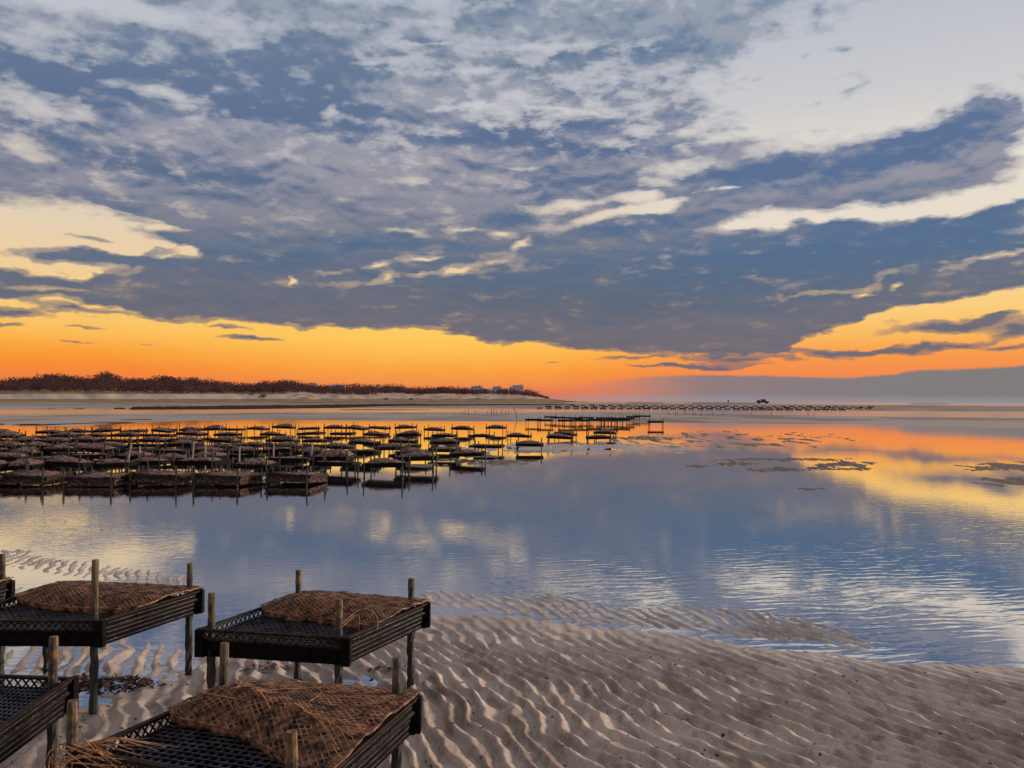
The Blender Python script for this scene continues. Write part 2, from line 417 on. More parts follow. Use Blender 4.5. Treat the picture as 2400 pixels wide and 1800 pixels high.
# sand
SAND, t, bs, out = mat('wet_sand')
co = t.new('ShaderNodeTexCoord').outputs['Object']
n1 = t.noise(co, 1.3, 5, 0.6); n2 = t.noise(co, 9.0, 4, 0.65); n3 = t.noise(co, 260.0, 3, 0.7); n4 = t.noise(co, 28.0, 3, 0.6)
c = t.mix(t.rng(n1, 0.35, 0.65), (0.35, 0.26, 0.20, 1), (0.50, 0.385, 0.305, 1))
c = t.mix(t.rng(n2, 0.52, 0.72, 0, 0.5), c, (0.11, 0.075, 0.05, 1))
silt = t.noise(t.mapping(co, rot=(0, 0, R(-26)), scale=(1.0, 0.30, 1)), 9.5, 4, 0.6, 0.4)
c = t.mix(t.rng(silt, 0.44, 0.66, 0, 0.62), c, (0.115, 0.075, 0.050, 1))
c = t.mix(t.rng(n3, 0.40, 0.68, 0, 0.55), c, (0.09, 0.06, 0.042, 1))
dist = t.new('ShaderNodeAttribute', attribute_name='mud').outputs['Fac']
c = t.mix(dist, c, (0.055, 0.036, 0.028, 1))
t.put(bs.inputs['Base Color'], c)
bs.inputs['IOR'].default_value = 1.4
wet = t.new('ShaderNodeAttribute', attribute_name='wet').outputs['Fac']
t.put(bs.inputs['Roughness'], t.mad(wet, -0.50, 0.80))
t.put(bs.inputs['Specular IOR Level'], t.mad(wet, 1.0, 0.06))
bump(t, bs, t.mad(n3, 0.5, t.mul(n4, 1.0)), 0.7, 0.008)

# water
WATER, t, bs, out = mat('tidal_water')
geo = t.new('ShaderNodeNewGeometry').outputs['Position']
wr = t.mapping(geo, rot=(0, 0, R(-14)))
w1 = t.noise(t.mapping(wr, scale=(1.0, 3.6, 1)), 2.6, 3, 0.5, 0.3)
w2 = t.noise(t.mapping(wr, scale=(1.0, 2.4, 1)), 8.0, 2, 0.5, 0.2)
warp = t.noise(geo, 0.9, 2, 0.5)
wx, wy, wz = t.sep(wr)
ph = t.add(t.mul(wy, 2 * math.pi / 0.15), t.mul(warp, 26.0))
ph = t.add(ph, t.mul(wx, 4.0))
band = t.m('SINE', ph)
brk = t.rng(t.noise(t.mapping(wr, scale=(1, 3.0, 1)), 3.2, 2, 0.5), 0.40, 0.62)
patch = t.rng(t.noise(geo, 0.22, 2, 0.5), 0.40, 0.60)
px_, py_, pz_ = t.sep(geo)
side = t.rng(t.m('SUBTRACT', px_, t.mul(py_, 0.02)), -0.6, 1.0, 0.25, 1.0)
near = t.rng(py_, 15.0, 7.5)
amp = t.mul(t.mul(side, near), t.mad(patch, 0.5, 0.5))
farcalm = t.rng(py_, 8.0, 26.0, 1.0, 0.35)
hsum = t.mad(t.mul(band, t.mul(amp, brk)), 0.00065, t.mul(t.mad(patch, 0.6, 0.4), t.mul(farcalm, t.mad(w1, 0.0010, t.mul(w2, 0.0006)))))
bmp = t.new('ShaderNodeBump'); bmp.inputs['Strength'].default_value = 1.0; bmp.inputs['Distance'].default_value = 1.0
t.put(bmp.inputs['Height'], hsum)
t.n.remove(bs)
gl = t.new('ShaderNodeBsdfGlossy'); t.put(gl.inputs['Roughness'], t.rng(py_, 45.0, 100.0, 0.03, 0.13)); gl.inputs['Color'].default_value = (0.96, 0.96, 0.97, 1)
t.l.new(bmp.outputs[0], gl.inputs['Normal'])
tr = t.new('ShaderNodeBsdfTransparent'); tr.inputs['Color'].default_value = (0.62, 0.62, 0.62, 1)
fr = t.new('ShaderNodeFresnel'); fr.inputs['IOR'].default_value = 1.33; t.l.new(bmp.outputs[0], fr.inputs['Normal'])
fac = t.rng(fr.outputs[0], 0.0, 0.50, 0.56, 0.97, smooth=False)
mx = t.new('ShaderNodeMixShader'); t.put(mx.inputs[0], fac); t.l.new(tr.outputs[0], mx.inputs[1]); t.l.new(gl.outputs[0], mx.inputs[2])
t.l.new(mx.outputs[0], out.inputs[0])

BLACK = simple('black_plastic', (0.002, 0.0015, 0.0015), (0.007, 0.005, 0.004), 30, 0.75, 0.5, 0.003, 0.06)
GRID = simple('weathered_grid_plastic', (0.008, 0.006, 0.007), (0.060, 0.052, 0.056), 14, 0.42, 0.3, 0.001, 0.4)
RIM = simple('silty_rim_plastic', (0.003, 0.0015, 0.0015), (0.024, 0.012, 0.008), 25, 0.7, 0.6, 0.003, 0.12)
BAG = simple('oyster_bag_silt', (0.014, 0.004, 0.002), (0.30, 0.125, 0.058), 26, 0.85, 1.0, 0.012, 0.2, 6)
NET = simple('mesh_netting', (0.02, 0.007, 0.004), (0.26, 0.12, 0.06), 20, 0.7, 0.3, 0.002, 0.3)
BAGFAR = simple('silty_bag', (0.03, 0.014, 0.010), (0.19, 0.11, 0.08), 11, 0.85, 1.0, 0.02, 0.2, 5)
FOUL = simple('fouling_growth', (0.008, 0.003, 0.0025), (0.085, 0.048, 0.036), 16, 0.9, 1.0, 0.03, 0.15, 6)
STRAW = simple('dry_straw', (0.16, 0.065, 0.022), (0.46, 0.23, 0.09), 60, 0.6, 0.2, 0.001, 0.3)
PALEP = simple('pale_stake_wood', (0.16, 0.12, 0.09), (0.30, 0.25, 0.19), 20, 0.7, 0.4, 0.003, 0.3)
MUD = simple('dark_mud', (0.016, 0.006, 0.006), (0.055, 0.024, 0.020), 1.5, 0.9, 0.6, 0.05, 0.03)
POST, t, bs, out = mat('fouled_post')
co = t.new('ShaderNodeTexCoord').outputs['Object']
oi = t.new('ShaderNodeObjectInfo').outputs['Random']
n1 = t.noise(co, 28, 5, 0.65); n2 = t.noise(t.mapping(co, scale=(1, 1, .15)), 70, 3, 0.6)
wood = t.mix(t.rng(n2, 0.35, 0.65), (0.17, 0.082, 0.022, 1), (0.035, 0.017, 0.007, 1))
wood = t.mix(t.rng(oi, 0.2, 0.9, 0, 0.7), wood, (0.06, 0.05, 0.022, 1))
_, _, zz = t.sep(co)
foul = t.rng(t.add(zz, t.mul(t.sub(n1, 0.5), 0.9)), 0.70, 0.50)
t.put(bs.inputs['Base Color'], t.mix(foul, wood, (0.012, 0.009, 0.007, 1)))
bs.inputs['Roughness'].default_value = 0.75
bump(t, bs, n1, 0.8, 0.006)

# ------------------------------------------------------------------ ground sheet
S1 = [(-2500,1900),(-900,1760),(-300,1700),(0,1668),(170,1660),(244,1639),(293,1624),(325,1607),(374,1606),(423,1584),(455,1570),(480,1530),(560,1495),(700,1472),(900,1452),(985,1441),
      (1200,1447),(1310,1458),(1400,1467),(1580,1488),(1700,1500),(1800,1517),(1880,1527),(2000,1538),(2180,1552),(2400,1566),(2700,1590),(3300,1640),(4800,1800)]
SBU = [(930,1396),(1000,1388),(1150,1402),(1300,1398),(1450,1432),(1600,1424),(1700,1434),(1850,1452),(1950,1474),(2060,1518)]
SBL = [(930,1404),(1000,1416),(1215,1441),(1330,1453),(1600,1474),(1760,1494),(1920,1514),(2060,1524)]
A_T = [(-1000,980),(0,972),(400,968),(800,966),(1200,967),(1500,965),(1650,968),(1900,974),(2400,980),(4000,996)]
A_B = [(-1000,1010),(0,999),(150,1000),(300,992),(450,986),(600,984),(1000,987),(1200,988),(1500,990),(1800,993),(2000,995),(2200,1000),(2400,1004),(4000,1030)]
B_T = [(-1000,968),(0,961),(300,960),(700,957),(1000,957.5),(1250,959),(1650,961.5),(2000,963.5),(2400,965),(4000,976)]
ISL = [(1719,1088,60,5,.02),(1813,1101,60,6,.02),(1897,1099,60,4,.02),(1994,1088,72,6,.02),(1839,1077,130,4,.014),(1990,1099,50,4,.016),(1636,1093,42,3,.016),(1904,1146,32,3,.014),
       (2370,1128,95,10,.02),(2380,1095,110,12,.012),(1090,1079,55,5,.02),(1163,1084,60,6,.012),(1233,1087,18,2,.014),(1500,1027,90,4,.02),(1000,1092,40,5,.012),(1120,1070,50,4,.012),
       (1350,1050,260,13,.006),(40,1292,30,3,.006)]
def ripple(x, y):
    wx = 0.20 * fbm(x * 0.6, y * 0.6, 2, 11) + 0.085 * fbm(x * 2.2, y * 2.2, 2, 15)
    wy = 0.16 * fbm(x * 0.6 + 9, y * 0.6, 2, 13)
    p = ((x + wx) * 0.87 + (y + wy) * 0.43 + 0.035 * (x - 0.3) * (y - 4.6)) / 0.108
    p = p + 0.30 * fbm(x * 5, y * 5, 2, 31)
    tf = p - np.floor(p)
    r = np.where(tf < 0.34, sst(tf, 0.0, 0.36), 1 - sst(tf, 0.30, 1.04) ** 0.85)
    p2 = ((x + wy) * 0.25 - (y + wx) * 0.95) / 0.20 + 0.8 * fbm(x * 3, y * 3, 2, 17)
    r2 = 1 - np.abs(np.sin(math.pi * p2)) ** 0.8
    m = 0.95 + 0.45 * fbm(x * 2.1, y * 2.1, 2, 21)
    return r * m * 1.2 + 0.42 * r2 * (0.5 + 1.1 * fbm(x * 1.3 + 5, y * 1.3, 2, 23)) + 0.26 * fbm(x * 9, y * 9, 3, 41) + 0.15 * fbm(x * 2.7, y * 2.7, 2, 47)
FEET = [tuple(at(a, b, 0.0)) for a, b in ((975,1606),(790,1668),(484,1652),(700,1560),(220,1650),(443,1560),(950,1880),(130,1800))]
def ground_z(px, py, x, y):
    d = np.hypot(x, y)
    # shallow water bed
    z = np.full(px.shape, -0.09) + 0.02 * fbm(x * 0.25, y * 0.25, 3, 3)
    wet = np.ones(px.shape)
    mud = np.zeros(px.shape)
    near = py > 1230
    # sand on the viewer's side
    k = (py - ip(px, S1) + 5 * fbm(x * 2.5, y * 2.5, 3, 5))
    sand = np.where(k > 0, 0.012 * sst(k, 0, 18) + 0.008 * sst(k, 10, 70) + 0.016 * sst(k, 30, 260), np.maximum(k, -70) * 0.0009)
    z = np.where(near, np.maximum(z, sand), z)
    amp = np.where(near, 0.024 * sst(k, 4, 90) + 0.005, 0.0)
    # sand bar with a narrow channel behind it
    u = ip(px, SBU); l = ip(px, SBL)
    inside = np.minimum((py - u) * 1.0, (l - py) * 2.6) + 3 * fbm(x * 3, y * 3, 2, 8)
    ends = sst(px, 900, 1000) * sst(px, 2110, 2030)
    bar = np.where(inside > 0, 0.001 * sst(inside, 0, 14), np.maximum(inside, -60) * 0.0009) - (1 - ends) * 0.06
    z = np.where(near, np.maximum(z, bar), z)
    barm = np.exp(-(np.clip((u - py) / 30.0, 0, 9)) ** 2) * (0.75 + 0.9 * fbm(x * 1.2, y * 1.2, 2, 44)) * ends * (py < l) * near
    amp = np.maximum(amp, barm * 0.022)
    z = np.where(near, np.maximum(z, -0.004 - 0.03 * (1 - barm)), z)
    # shoals left, behind the nearest racks
    sl = 1365 + (px - 215) * 0.14
    lm = np.exp(-((py - (sl - 30)) / 38.0) ** 2) * sst(px, 620, 420) * near
    z = np.where(near, np.maximum(z, -0.010 * (1 - lm) * 6 - 0.001 + 0.010 * np.exp(-((py - (sl - 9)) / 6.0) ** 2)), z)
    z = np.where(near & (px < 640), np.where(lm > .05, z, z), z)
    amp = np.maximum(amp, lm * 0.022)
    pool = np.exp(-((px - 230) / 230.0) ** 2) * np.exp(-((py - 1555) / 55.0) ** 2) + 0.8 * np.exp(-((px - 60) / 170.0) ** 2) * np.exp(-((py - 1400) / 24.0) ** 2)
    pool = pool * near
    z = np.where(pool > 0.15, np.maximum(z, 0.004 - 0.014 * (1 - np.clip(pool, 0, 1))), z)
    amp = np.maximum(amp, np.clip(pool, 0, 1) * 0.030)
    # small puddles in the sand by the middle rack
    pud = np.exp(-((px - 850) / 60.0) ** 2 - ((py - 1600) / 20.0) ** 2) + np.exp(-((px - 930) / 40.0) ** 2 - ((py - 1560) / 20.0) ** 2) * .7 \
        + np.exp(-((px - 2135) / 75.0) ** 2 - ((py - 1540) / 11.0) ** 2) * 1.2 + np.exp(-((px - 1850) / 80.0) ** 2 - ((py - 1508) / 8.0) ** 2)
    z = z - 0.040 * pud * near
    for (fx, fy) in FEET:
        rr = ((x - fx) ** 2 + (y - fy) ** 2) / 0.075 ** 2
        z = z - 0.035 * np.exp(-rr) + 0.012 * np.exp(-(np.sqrt(rr) - 1.7) ** 2 * 3)
    # distant flats
    far = py < 1230
    nz = fbm(x * 0.09, y * 0.05, 4, 51)
    fl = np.minimum(py - ip(px, A_T), ip(px, A_B) - py)
    flz = np.where(fl > 0, np.minimum(fl * 0.006, 0.014), fl * 0.03) + 0.011 * nz * np.clip(1 + fl, 0, 1) + 0.010 * fbm(x * 0.012, y * 0.11, 2, 57)* np.clip(1 + fl, 0, 1)
    z = np.where(far & (py > 950), np.maximum(z, flz), z)
    bt = ip(px, B_T) - py
    rise = ip(d, [(0, 0), (150, 0), (180, 0.05), (230, 0.16), (420, 0.73), (480, 0.5), (640, -1.5), (9000, -3)])
    bz = np.where(bt > 0, np.minimum(bt * 0.02, rise + 0.02) + 0.02 * nz, -0.09)
    bz = np.where(d > 600, rise, bz)
    left = sst(px, 1330, 1230)
    bz = np.where(bt > 0, bz * (1 - left) + left * np.minimum(np.minimum(bt * 0.02, 0.30) + 0.03 * nz, 0.35), bz)
    z = np.where(far, np.maximum(z, bz), z)
    z = np.where(d > 640, np.minimum(z, -1.5), z)
    sp = 0.9 * fbm(x * 1.8, y * 0.55, 4, 61) + 0.5 * fbm(x * 5, y * 1.4, 3, 63) - 0.12
    for (cx, cy, rx, ry, h) in ISL:
        r2 = ((px - cx) / rx) ** 2 + ((py - cy) / ry) ** 2
        e = h * (1.15 - r2) + h * 2.2 * sp
        z = np.where(r2 < 2.2, np.maximum(z, np.maximum(e, -0.09)), z)
        mud = np.maximum(mud, np.where((r2 < 2.2) & (h > .008) & (e > -.004) & (cy < 1200), 0.75, 0))
    SPK = 1
    r2 = ((px - 1735) / 235) ** 2 + ((py - 1030) / 16) ** 2
    e = -0.008 - 0.010 * r2 + 0.085 * fbm(x * 1.7, y * 0.40, 2, 71)
    z = np.where(r2 < 1.8, np.maximum(z, e), z)
    mud = np.maximum(mud, np.where((r2 < 1.8) & (e > -.004), 0.7, 0))
    dr = np.clip((np.maximum(z, 0) - 0.004) / 0.03, 0, 1)
    wet = np.where(near, 1 - 0.80 * dr, (0.95 - 0.80 * sst(z + 0.012 * nz, 0.008, 0.028) * sst(px, 1300, 1600)) * (1 - 0.9 * sst(d, 165, 200)))
    # far: brown sand, and the drier brown bands
    mud = np.maximum(mud, np.where(far & (d > 60), 0.25 + 0.25 * sst(nz, -.1, .3), 0))
    wet = wet * (1 - 0.9 * np.clip(mud * 1.3, 0, 1) * far)
    return z, amp, wet, mud

# near sheet, fine
def sheet(px_list, py_list, name):
    PX, PY = np.meshgrid(px_list, py_list)
    P = at(PX, PY, 0.0)
    X = P[..., 0]; Y = P[..., 1]
    Z, A, W, M = ground_z(PX, PY, X, Y)
    rp = ripple(X, Y)
    Z = Z + A * (rp - 0.45)
    Z = Z + np.where(PY > 1230, 0.0016 * fbm(X * 22, Y * 22, 2, 91), 0)
    return X, Y, Z, W, M
pxs = np.concatenate([np.linspace(-3200, -620, 80), np.arange(-600, 3000, 3.0), np.linspace(3020, 5600, 80)])
pys = np.concatenate([np.array([944.6, 944.9, 945.3, 945.8, 946.4, 947.0]), np.arange(947.6, 1000, 0.9), np.arange(1000, 1240, 2.0), np.arange(1240, 1900, 2.0),
                      np.arange(1902, 2500, 8.0), np.array([2560, 2700, 2900, 3200, 3700, 4500, 6000, 9000])])
# rows follow the (slightly tilted) horizon so that the sheet reaches it everywhere
PX, PY0 = np.meshgrid(pxs, pys)
shift = (hor(PX) - 939.4) * np.clip((1240 - PY0) / 240.0, 0, 1)
shift = np.where(np.abs(PX - 1200) > 1900, shift, shift)
PY = PY0 + shift
off = (PY0 - 944.6)
first = np.clip((946.0 - PY0) / 1.4, 0, 1)
PY = PY - first * (PY - hor(PX) - 0.8)
PY = np.maximum(PY, hor(PX) + 0.8)
Pg = at(PX, PY, 0.0)
Xg, Yg = Pg[..., 0], Pg[..., 1]
Zg, Ag, Wg, Mg = ground_z(PX, PY, Xg, Yg)
Zg = Zg + Ag * (ripple(Xg, Yg) - 0.45) + np.where(PY > 1230, 0.0016 * fbm(Xg * 22, Yg * 22, 2, 91), 0)
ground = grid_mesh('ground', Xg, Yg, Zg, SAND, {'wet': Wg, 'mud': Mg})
tag(ground, kind='structure')
def gz(px, py):
    """ground height under the pixel's flat-ground point"""
    px = np.array([[float(px)]]); py = np.array([[float(py)]])
    p = at(px, py, 0.0); z, a, w, m = ground_z(px, py, p[..., 0], p[..., 1])
    return float(z[0, 0])

mb = MB()
xs = [-9000, -600, -60, 0, 60, 600, 9000]; ys = [-200, 0, 10, 40, 150, 700, 12000]
for i in range(6):
    for j in range(6):
        mb.quad((xs[i], ys[j], 0), (xs[i+1], ys[j], 0), (xs[i+1], ys[j+1], 0), (xs[i], ys[j+1], 0))
water = mb.build('water', WATER); tag(water, kind='structure')

# ------------------------------------------------------------------ hill and dunes (left distance)
TOP = [(-900,900),(-400,893),(0,889),(40,884),(80,880),(120,875),(170,878),(200,883),(250,872),(290,886),(330,884),(380,879),(450,884),(500,889),(560,896),(610,895),(650,890),(700,891),(740,898),(800,899),(860,901),
       (930,899),(965,907),(1040,905),(1100,906),(1140,907),(1185,906),(1235,910),(1262,919),(1290,931),(1330,936)]
DR = [(-900,500),(0,480),(700,560),(1000,700),(1330,800)]
WB = [(-900,918),(0,917),(330,919),(400,923),(700,922),(800,926),(870,927),(930,915),(1000,920),(1100,922),(1200,926),(1290,934)]
rnd = random.Random(5)
TREEH = 5.2
def hill_zr(px):
    th = np.minimum(TREEH + 2.6 * sst(px, 760, 950), np.maximum(0.6, (hor(px) - ip(px, TOP)) * ip(px, DR) / F * 0.55))
    return np.maximum(CAMH + (hor(px) - ip(px, TOP)) * ip(px, DR) / F - th, 0.3), th
def hill_pt(px, t):
    px = np.asarray(px, float); t = np.asarray(t, float)
    dr = ip(px, DR); db = dr * 0.55
    zr, _ = hill_zr(px)
    d = db + (dr - db) * t
    prof = np.where(t < 1, sst(t, -0.1, 1.05) ** 1.25, np.maximum(1 - (t - 1) * 0.6, 0))
    z = 0.25 + (zr - 0.25) * prof
    az = np.arctan((px - 1200) / F)
    n = fbm(px * 0.02, t * 5, 3, 81) * 0.6 * np.clip(t * 3, 0, 1)
    return d * np.tan(az), d, z + n * (zr > 1.2)
pxh = np.arange(-900, 1331, 6.0); th_ = np.linspace(0, 1.6, 60)
PH, TH = np.meshgrid(pxh, th_)
HX, HY, HZ = hill_pt(PH, TH)
_, HPY = pix(HX, HY, HZ)
nn = fbm(PH * 0.03, TH * 22, 3, 85)
g1 = sst(PH, 720, 620)
grass = g1 * (sst(HPY, 924.5, 922.5) + sst(HPY, 934, 936) * sst(HPY, 944, 942)) + (1 - g1) * np.clip(0.35 + 1.3 * nn + sst(HPY, 934, 936), 0, 1)
HX2 = HX; 
HILL, t, bs, out = mat('dune_cover')
co = t.new('ShaderNodeTexCoord').outputs['Object']
n1 = t.noise(co, 0.12, 5, 0.6); n2 = t.noise(co, 1.2, 4, 0.65)
ga = t.new('ShaderNodeAttribute', attribute_name='grass').outputs['Fac']
sandc = t.mix(t.rng(n2, 0.3, 0.7), (0.40, 0.29, 0.24, 1), (0.30, 0.21, 0.17, 1))
grc = t.mix(t.rng(n1, 0.4, 0.6), (0.20, 0.145, 0.06, 1), (0.15, 0.085, 0.045, 1))
t.put(bs.inputs['Base Color'], t.mix(t.rng(t.add(ga, t.mul(t.sub(n2, 0.5), 0.7)), 0.35, 0.65), sandc, grc))
bs.inputs['Roughness'].default_value = 0.95; bs.inputs['Specular IOR Level'].default_value = 0.1
hill = grid_mesh('hill', HX, HY, HZ, HILL, {'grass': np.clip(grass, 0, 1)}); tag(hill, kind='structure')

TWIG, t, bs, out = mat('bare_twigs')
co = t.new('ShaderNodeTexCoord').outputs['Object']; n1 = t.noise(co, 0.10, 3, 0.6); n2 = t.noise(co, 1.4, 2, 0.6)
c = t.mix(t.rng(n1, 0.38, 0.62), (0.045, 0.018, 0.018, 1), (0.075, 0.036, 0.035, 1))
c = t.mix(t.rng(n2, 0.45, 0.7, 0, 0.6), c, (0.038, 0.017, 0.016, 1))
t.put(bs.inputs['Base Color'], c); bs.inputs['Roughness'].default_value = 0.9; bs.inputs['Specular IOR Level'].default_value = 0.1
TRUNK = simple('dark_bark', (0.03, 0.018, 0.014), (0.08, 0.05, 0.04), 3, 0.9, 0, 0, 0.1)

def crown_faces(mb, c, rx, rz, n, size, rg, spiky=False):
    for _ in range(n):
        while True:
            v = Vector((rg.uniform(-1, 1), rg.uniform(-1, 1), rg.uniform(-1, 1)))
            if v.length < 1: break
        v *= (0.55 + 0.45 * rg.random()) / max(v.length, 0.35) * v.length ** 0.5
        p = Vector((c[0] + v.x * rx, c[1] + v.y * rx, c[2] + v.z * rz))
        a = Vector((rg.gauss(0, 1), rg.gauss(0, 1), rg.gauss(0, 1))).normalized() * size * rg.uniform(.5, 1.2)
        b = a.orthogonal().normalized() * size * rg.uniform(.3, 1.0) * (0.25 if spiky else 1)
        if spiky:
            a = (v + Vector((0, 0, 0.9))).normalized() * size * rg.uniform(1, 2.2); b = a.orthogonal().normalized() * size * 0.18
        mb.tri(p - b, p + b, p + a)
# the far-off wood, one mass
mb = MB()
def solve_tb(px):
    ts = np.linspace(0, 1, 41); x, y, z = hill_pt(np.full(41, float(px)), ts); _, yy = pix(x, y, z)
    wb = float(ip(px, WB)); k = np.where(yy < wb)[0]
    return ts[k[0]] if len(k) else 0.85
px = -500.0
while px < 1292:
    tb = solve_tb(px)
    zr, th = hill_zr(np.array(px)); th = float(th)
    nrow = 6 if tb < 0.9 else 3
    for k in range(nrow):
        if 1098 < px < 1228 and k >= nrow - 2 and rnd.random() < .8: continue
        t_ = tb + (1.0 - tb) * (k / max(nrow - 1, 1)) + rnd.uniform(-.02, .02)
        ppx = px + rnd.uniform(-6, 6)
        x, y, z = [float(q) for q in hill_pt(np.array(ppx), np.array(t_))]
        hh = th * rnd.uniform(0.6, 1.25) * (1.0 if k >= nrow - 2 else 0.75)
        r = hh * rnd.uniform(.7, 1.1)
        crown_faces(mb, (x, y, z + hh * 0.48), r, hh * 0.52, 95, 0.075 * hh + 0.22, rnd)
    px += 7.5
wood = mb.build('woodland', TWIG); tag(wood, 'dense brown leafless wood covering the low hill on the left', 'woodland', kind='stuff')

# single trees and bushes that stand out
def bare_tree(px, t_, h, w, label, name='bare_tree', cat='tree', group=None, dens=260):
    x, y, z = [float(q) for q in hill_pt(np.array(float(px)), np.array(float(t_)))]
    root = empty(name, (x, y, z - 0.2)); tag(root, label, cat, group)
    m = MB(); m.tube([(0, 0, 0), (0.05*h, 0, h*.35), (0, 0.04*h, h*.7)], [0.035*h, 0.025*h, 0.01*h], 6)
    for k in range(9):
        a = rnd.uniform(0, 6.28); z0 = h * rnd.uniform(.25, .6)
        m.tube([(0, 0, z0), (math.cos(a)*w*.3, math.sin(a)*w*.3, z0 + h*.2), (math.cos(a)*w*.5, math.sin(a)*w*.5, z0 + h*.38)], [0.014*h, 0.009*h, 0.003*h], 4)
    m.build('trunk', TRUNK, root)
    m = MB()
    for k in range(7):
        a = rnd.uniform(0, 6.28); q = rnd.uniform(.1, .55)
        crown_faces(m, (math.cos(a)*w*q, math.sin(a)*w*q, h*rnd.uniform(.35, .72)), w*.42, h*.26, dens // 7, 0.055*h + 0.06, rnd)
    crown_faces(m, (0, 0, h*.62), w*.75, h*.30, dens // 2, 0.035*h + 0.05, rnd, True)
    m.build('crown', TWIG, root)
    return root
SKY = [(62,1.0,6.0,6,'rounded bare tree at the far left end of the hilltop'),(128,1.0,8.0,9,'tallest bare tree above the left hilltop'),(186,1.0,6.6,7,'bare tree just right of the tallest hilltop tree'),
       (248,1.0,8.4,7,'dark domed tree on the hill above the pale dune'),(308,1.0,6.5,6,'low domed tree in the dip of the wooded ridge'),(378,1.0,7.0,7,'broad bare tree midway along the wooded ridge'),
       (455,1.0,6.8,6,'small domed tree where the wooded ridge starts to drop'),(612,1.0,6.6,5,'lone rounded tree before the wispy thicket on the ridge'),(664,1.0,8.2,8,'wispy pale bare tree left of the ridge houses'),
       (690,1.0,7.6,7,'wispy bare tree beside the small roofed house on the ridge'),(870,1.0,6.8,6,'feathery bare tree right of the wide pale roof'),(900,1.0,6.0,5,'thin bare tree over the tan dune slope'),
       (1035,1.0,8.0,7,'feathery bare tree left of the white houses'),(1010,1.0,6.0,6,'round tree left of the feathery one near the white houses'),(1145,1.02,6.6,6,'dark tree between two white headland houses')]
for (a, b, h, w, lb) in SKY: bare_tree(a, b, h * .86, w * .9, lb, group='trees on the far ridge')
for (px_, py_, hpx, wpx, lb, nm) in [(618,934,12,26,'dark leafless bush on the pale dune sand, largest of the dune bushes','dune_bush'),(590,927,6,20,'flat dark bush left above the largest dune bush','dune_bush'),
        (905,924,9,12,'round dark bush at the edge of the tan dune','dune_bush'),(905,938,6,14,'small bush in the scrub line below the round one','dune_bush'),(964,937,5,12,'low bush in the scrub line right of centre dune','dune_bush'),
        (1120,936,4,10,'tiny bush below the white houses','dune_bush')]:
    ts = np.linspace(0, 1, 81); xx, yy, zz_ = hill_pt(np.full(81, float(px_)), ts); _, ppy = pix(xx, yy, zz_)
    t_ = float(ts[int(np.argmin(np.abs(ppy - py_)))]); d = float(ip(px_, DR)) * (.55 + .45 * t_)
    bare_tree(px_, t_, hpx * d / F * 1.2, wpx * d / F * .6, lb, nm, 'bush', 'bushes on the dunes', 420)

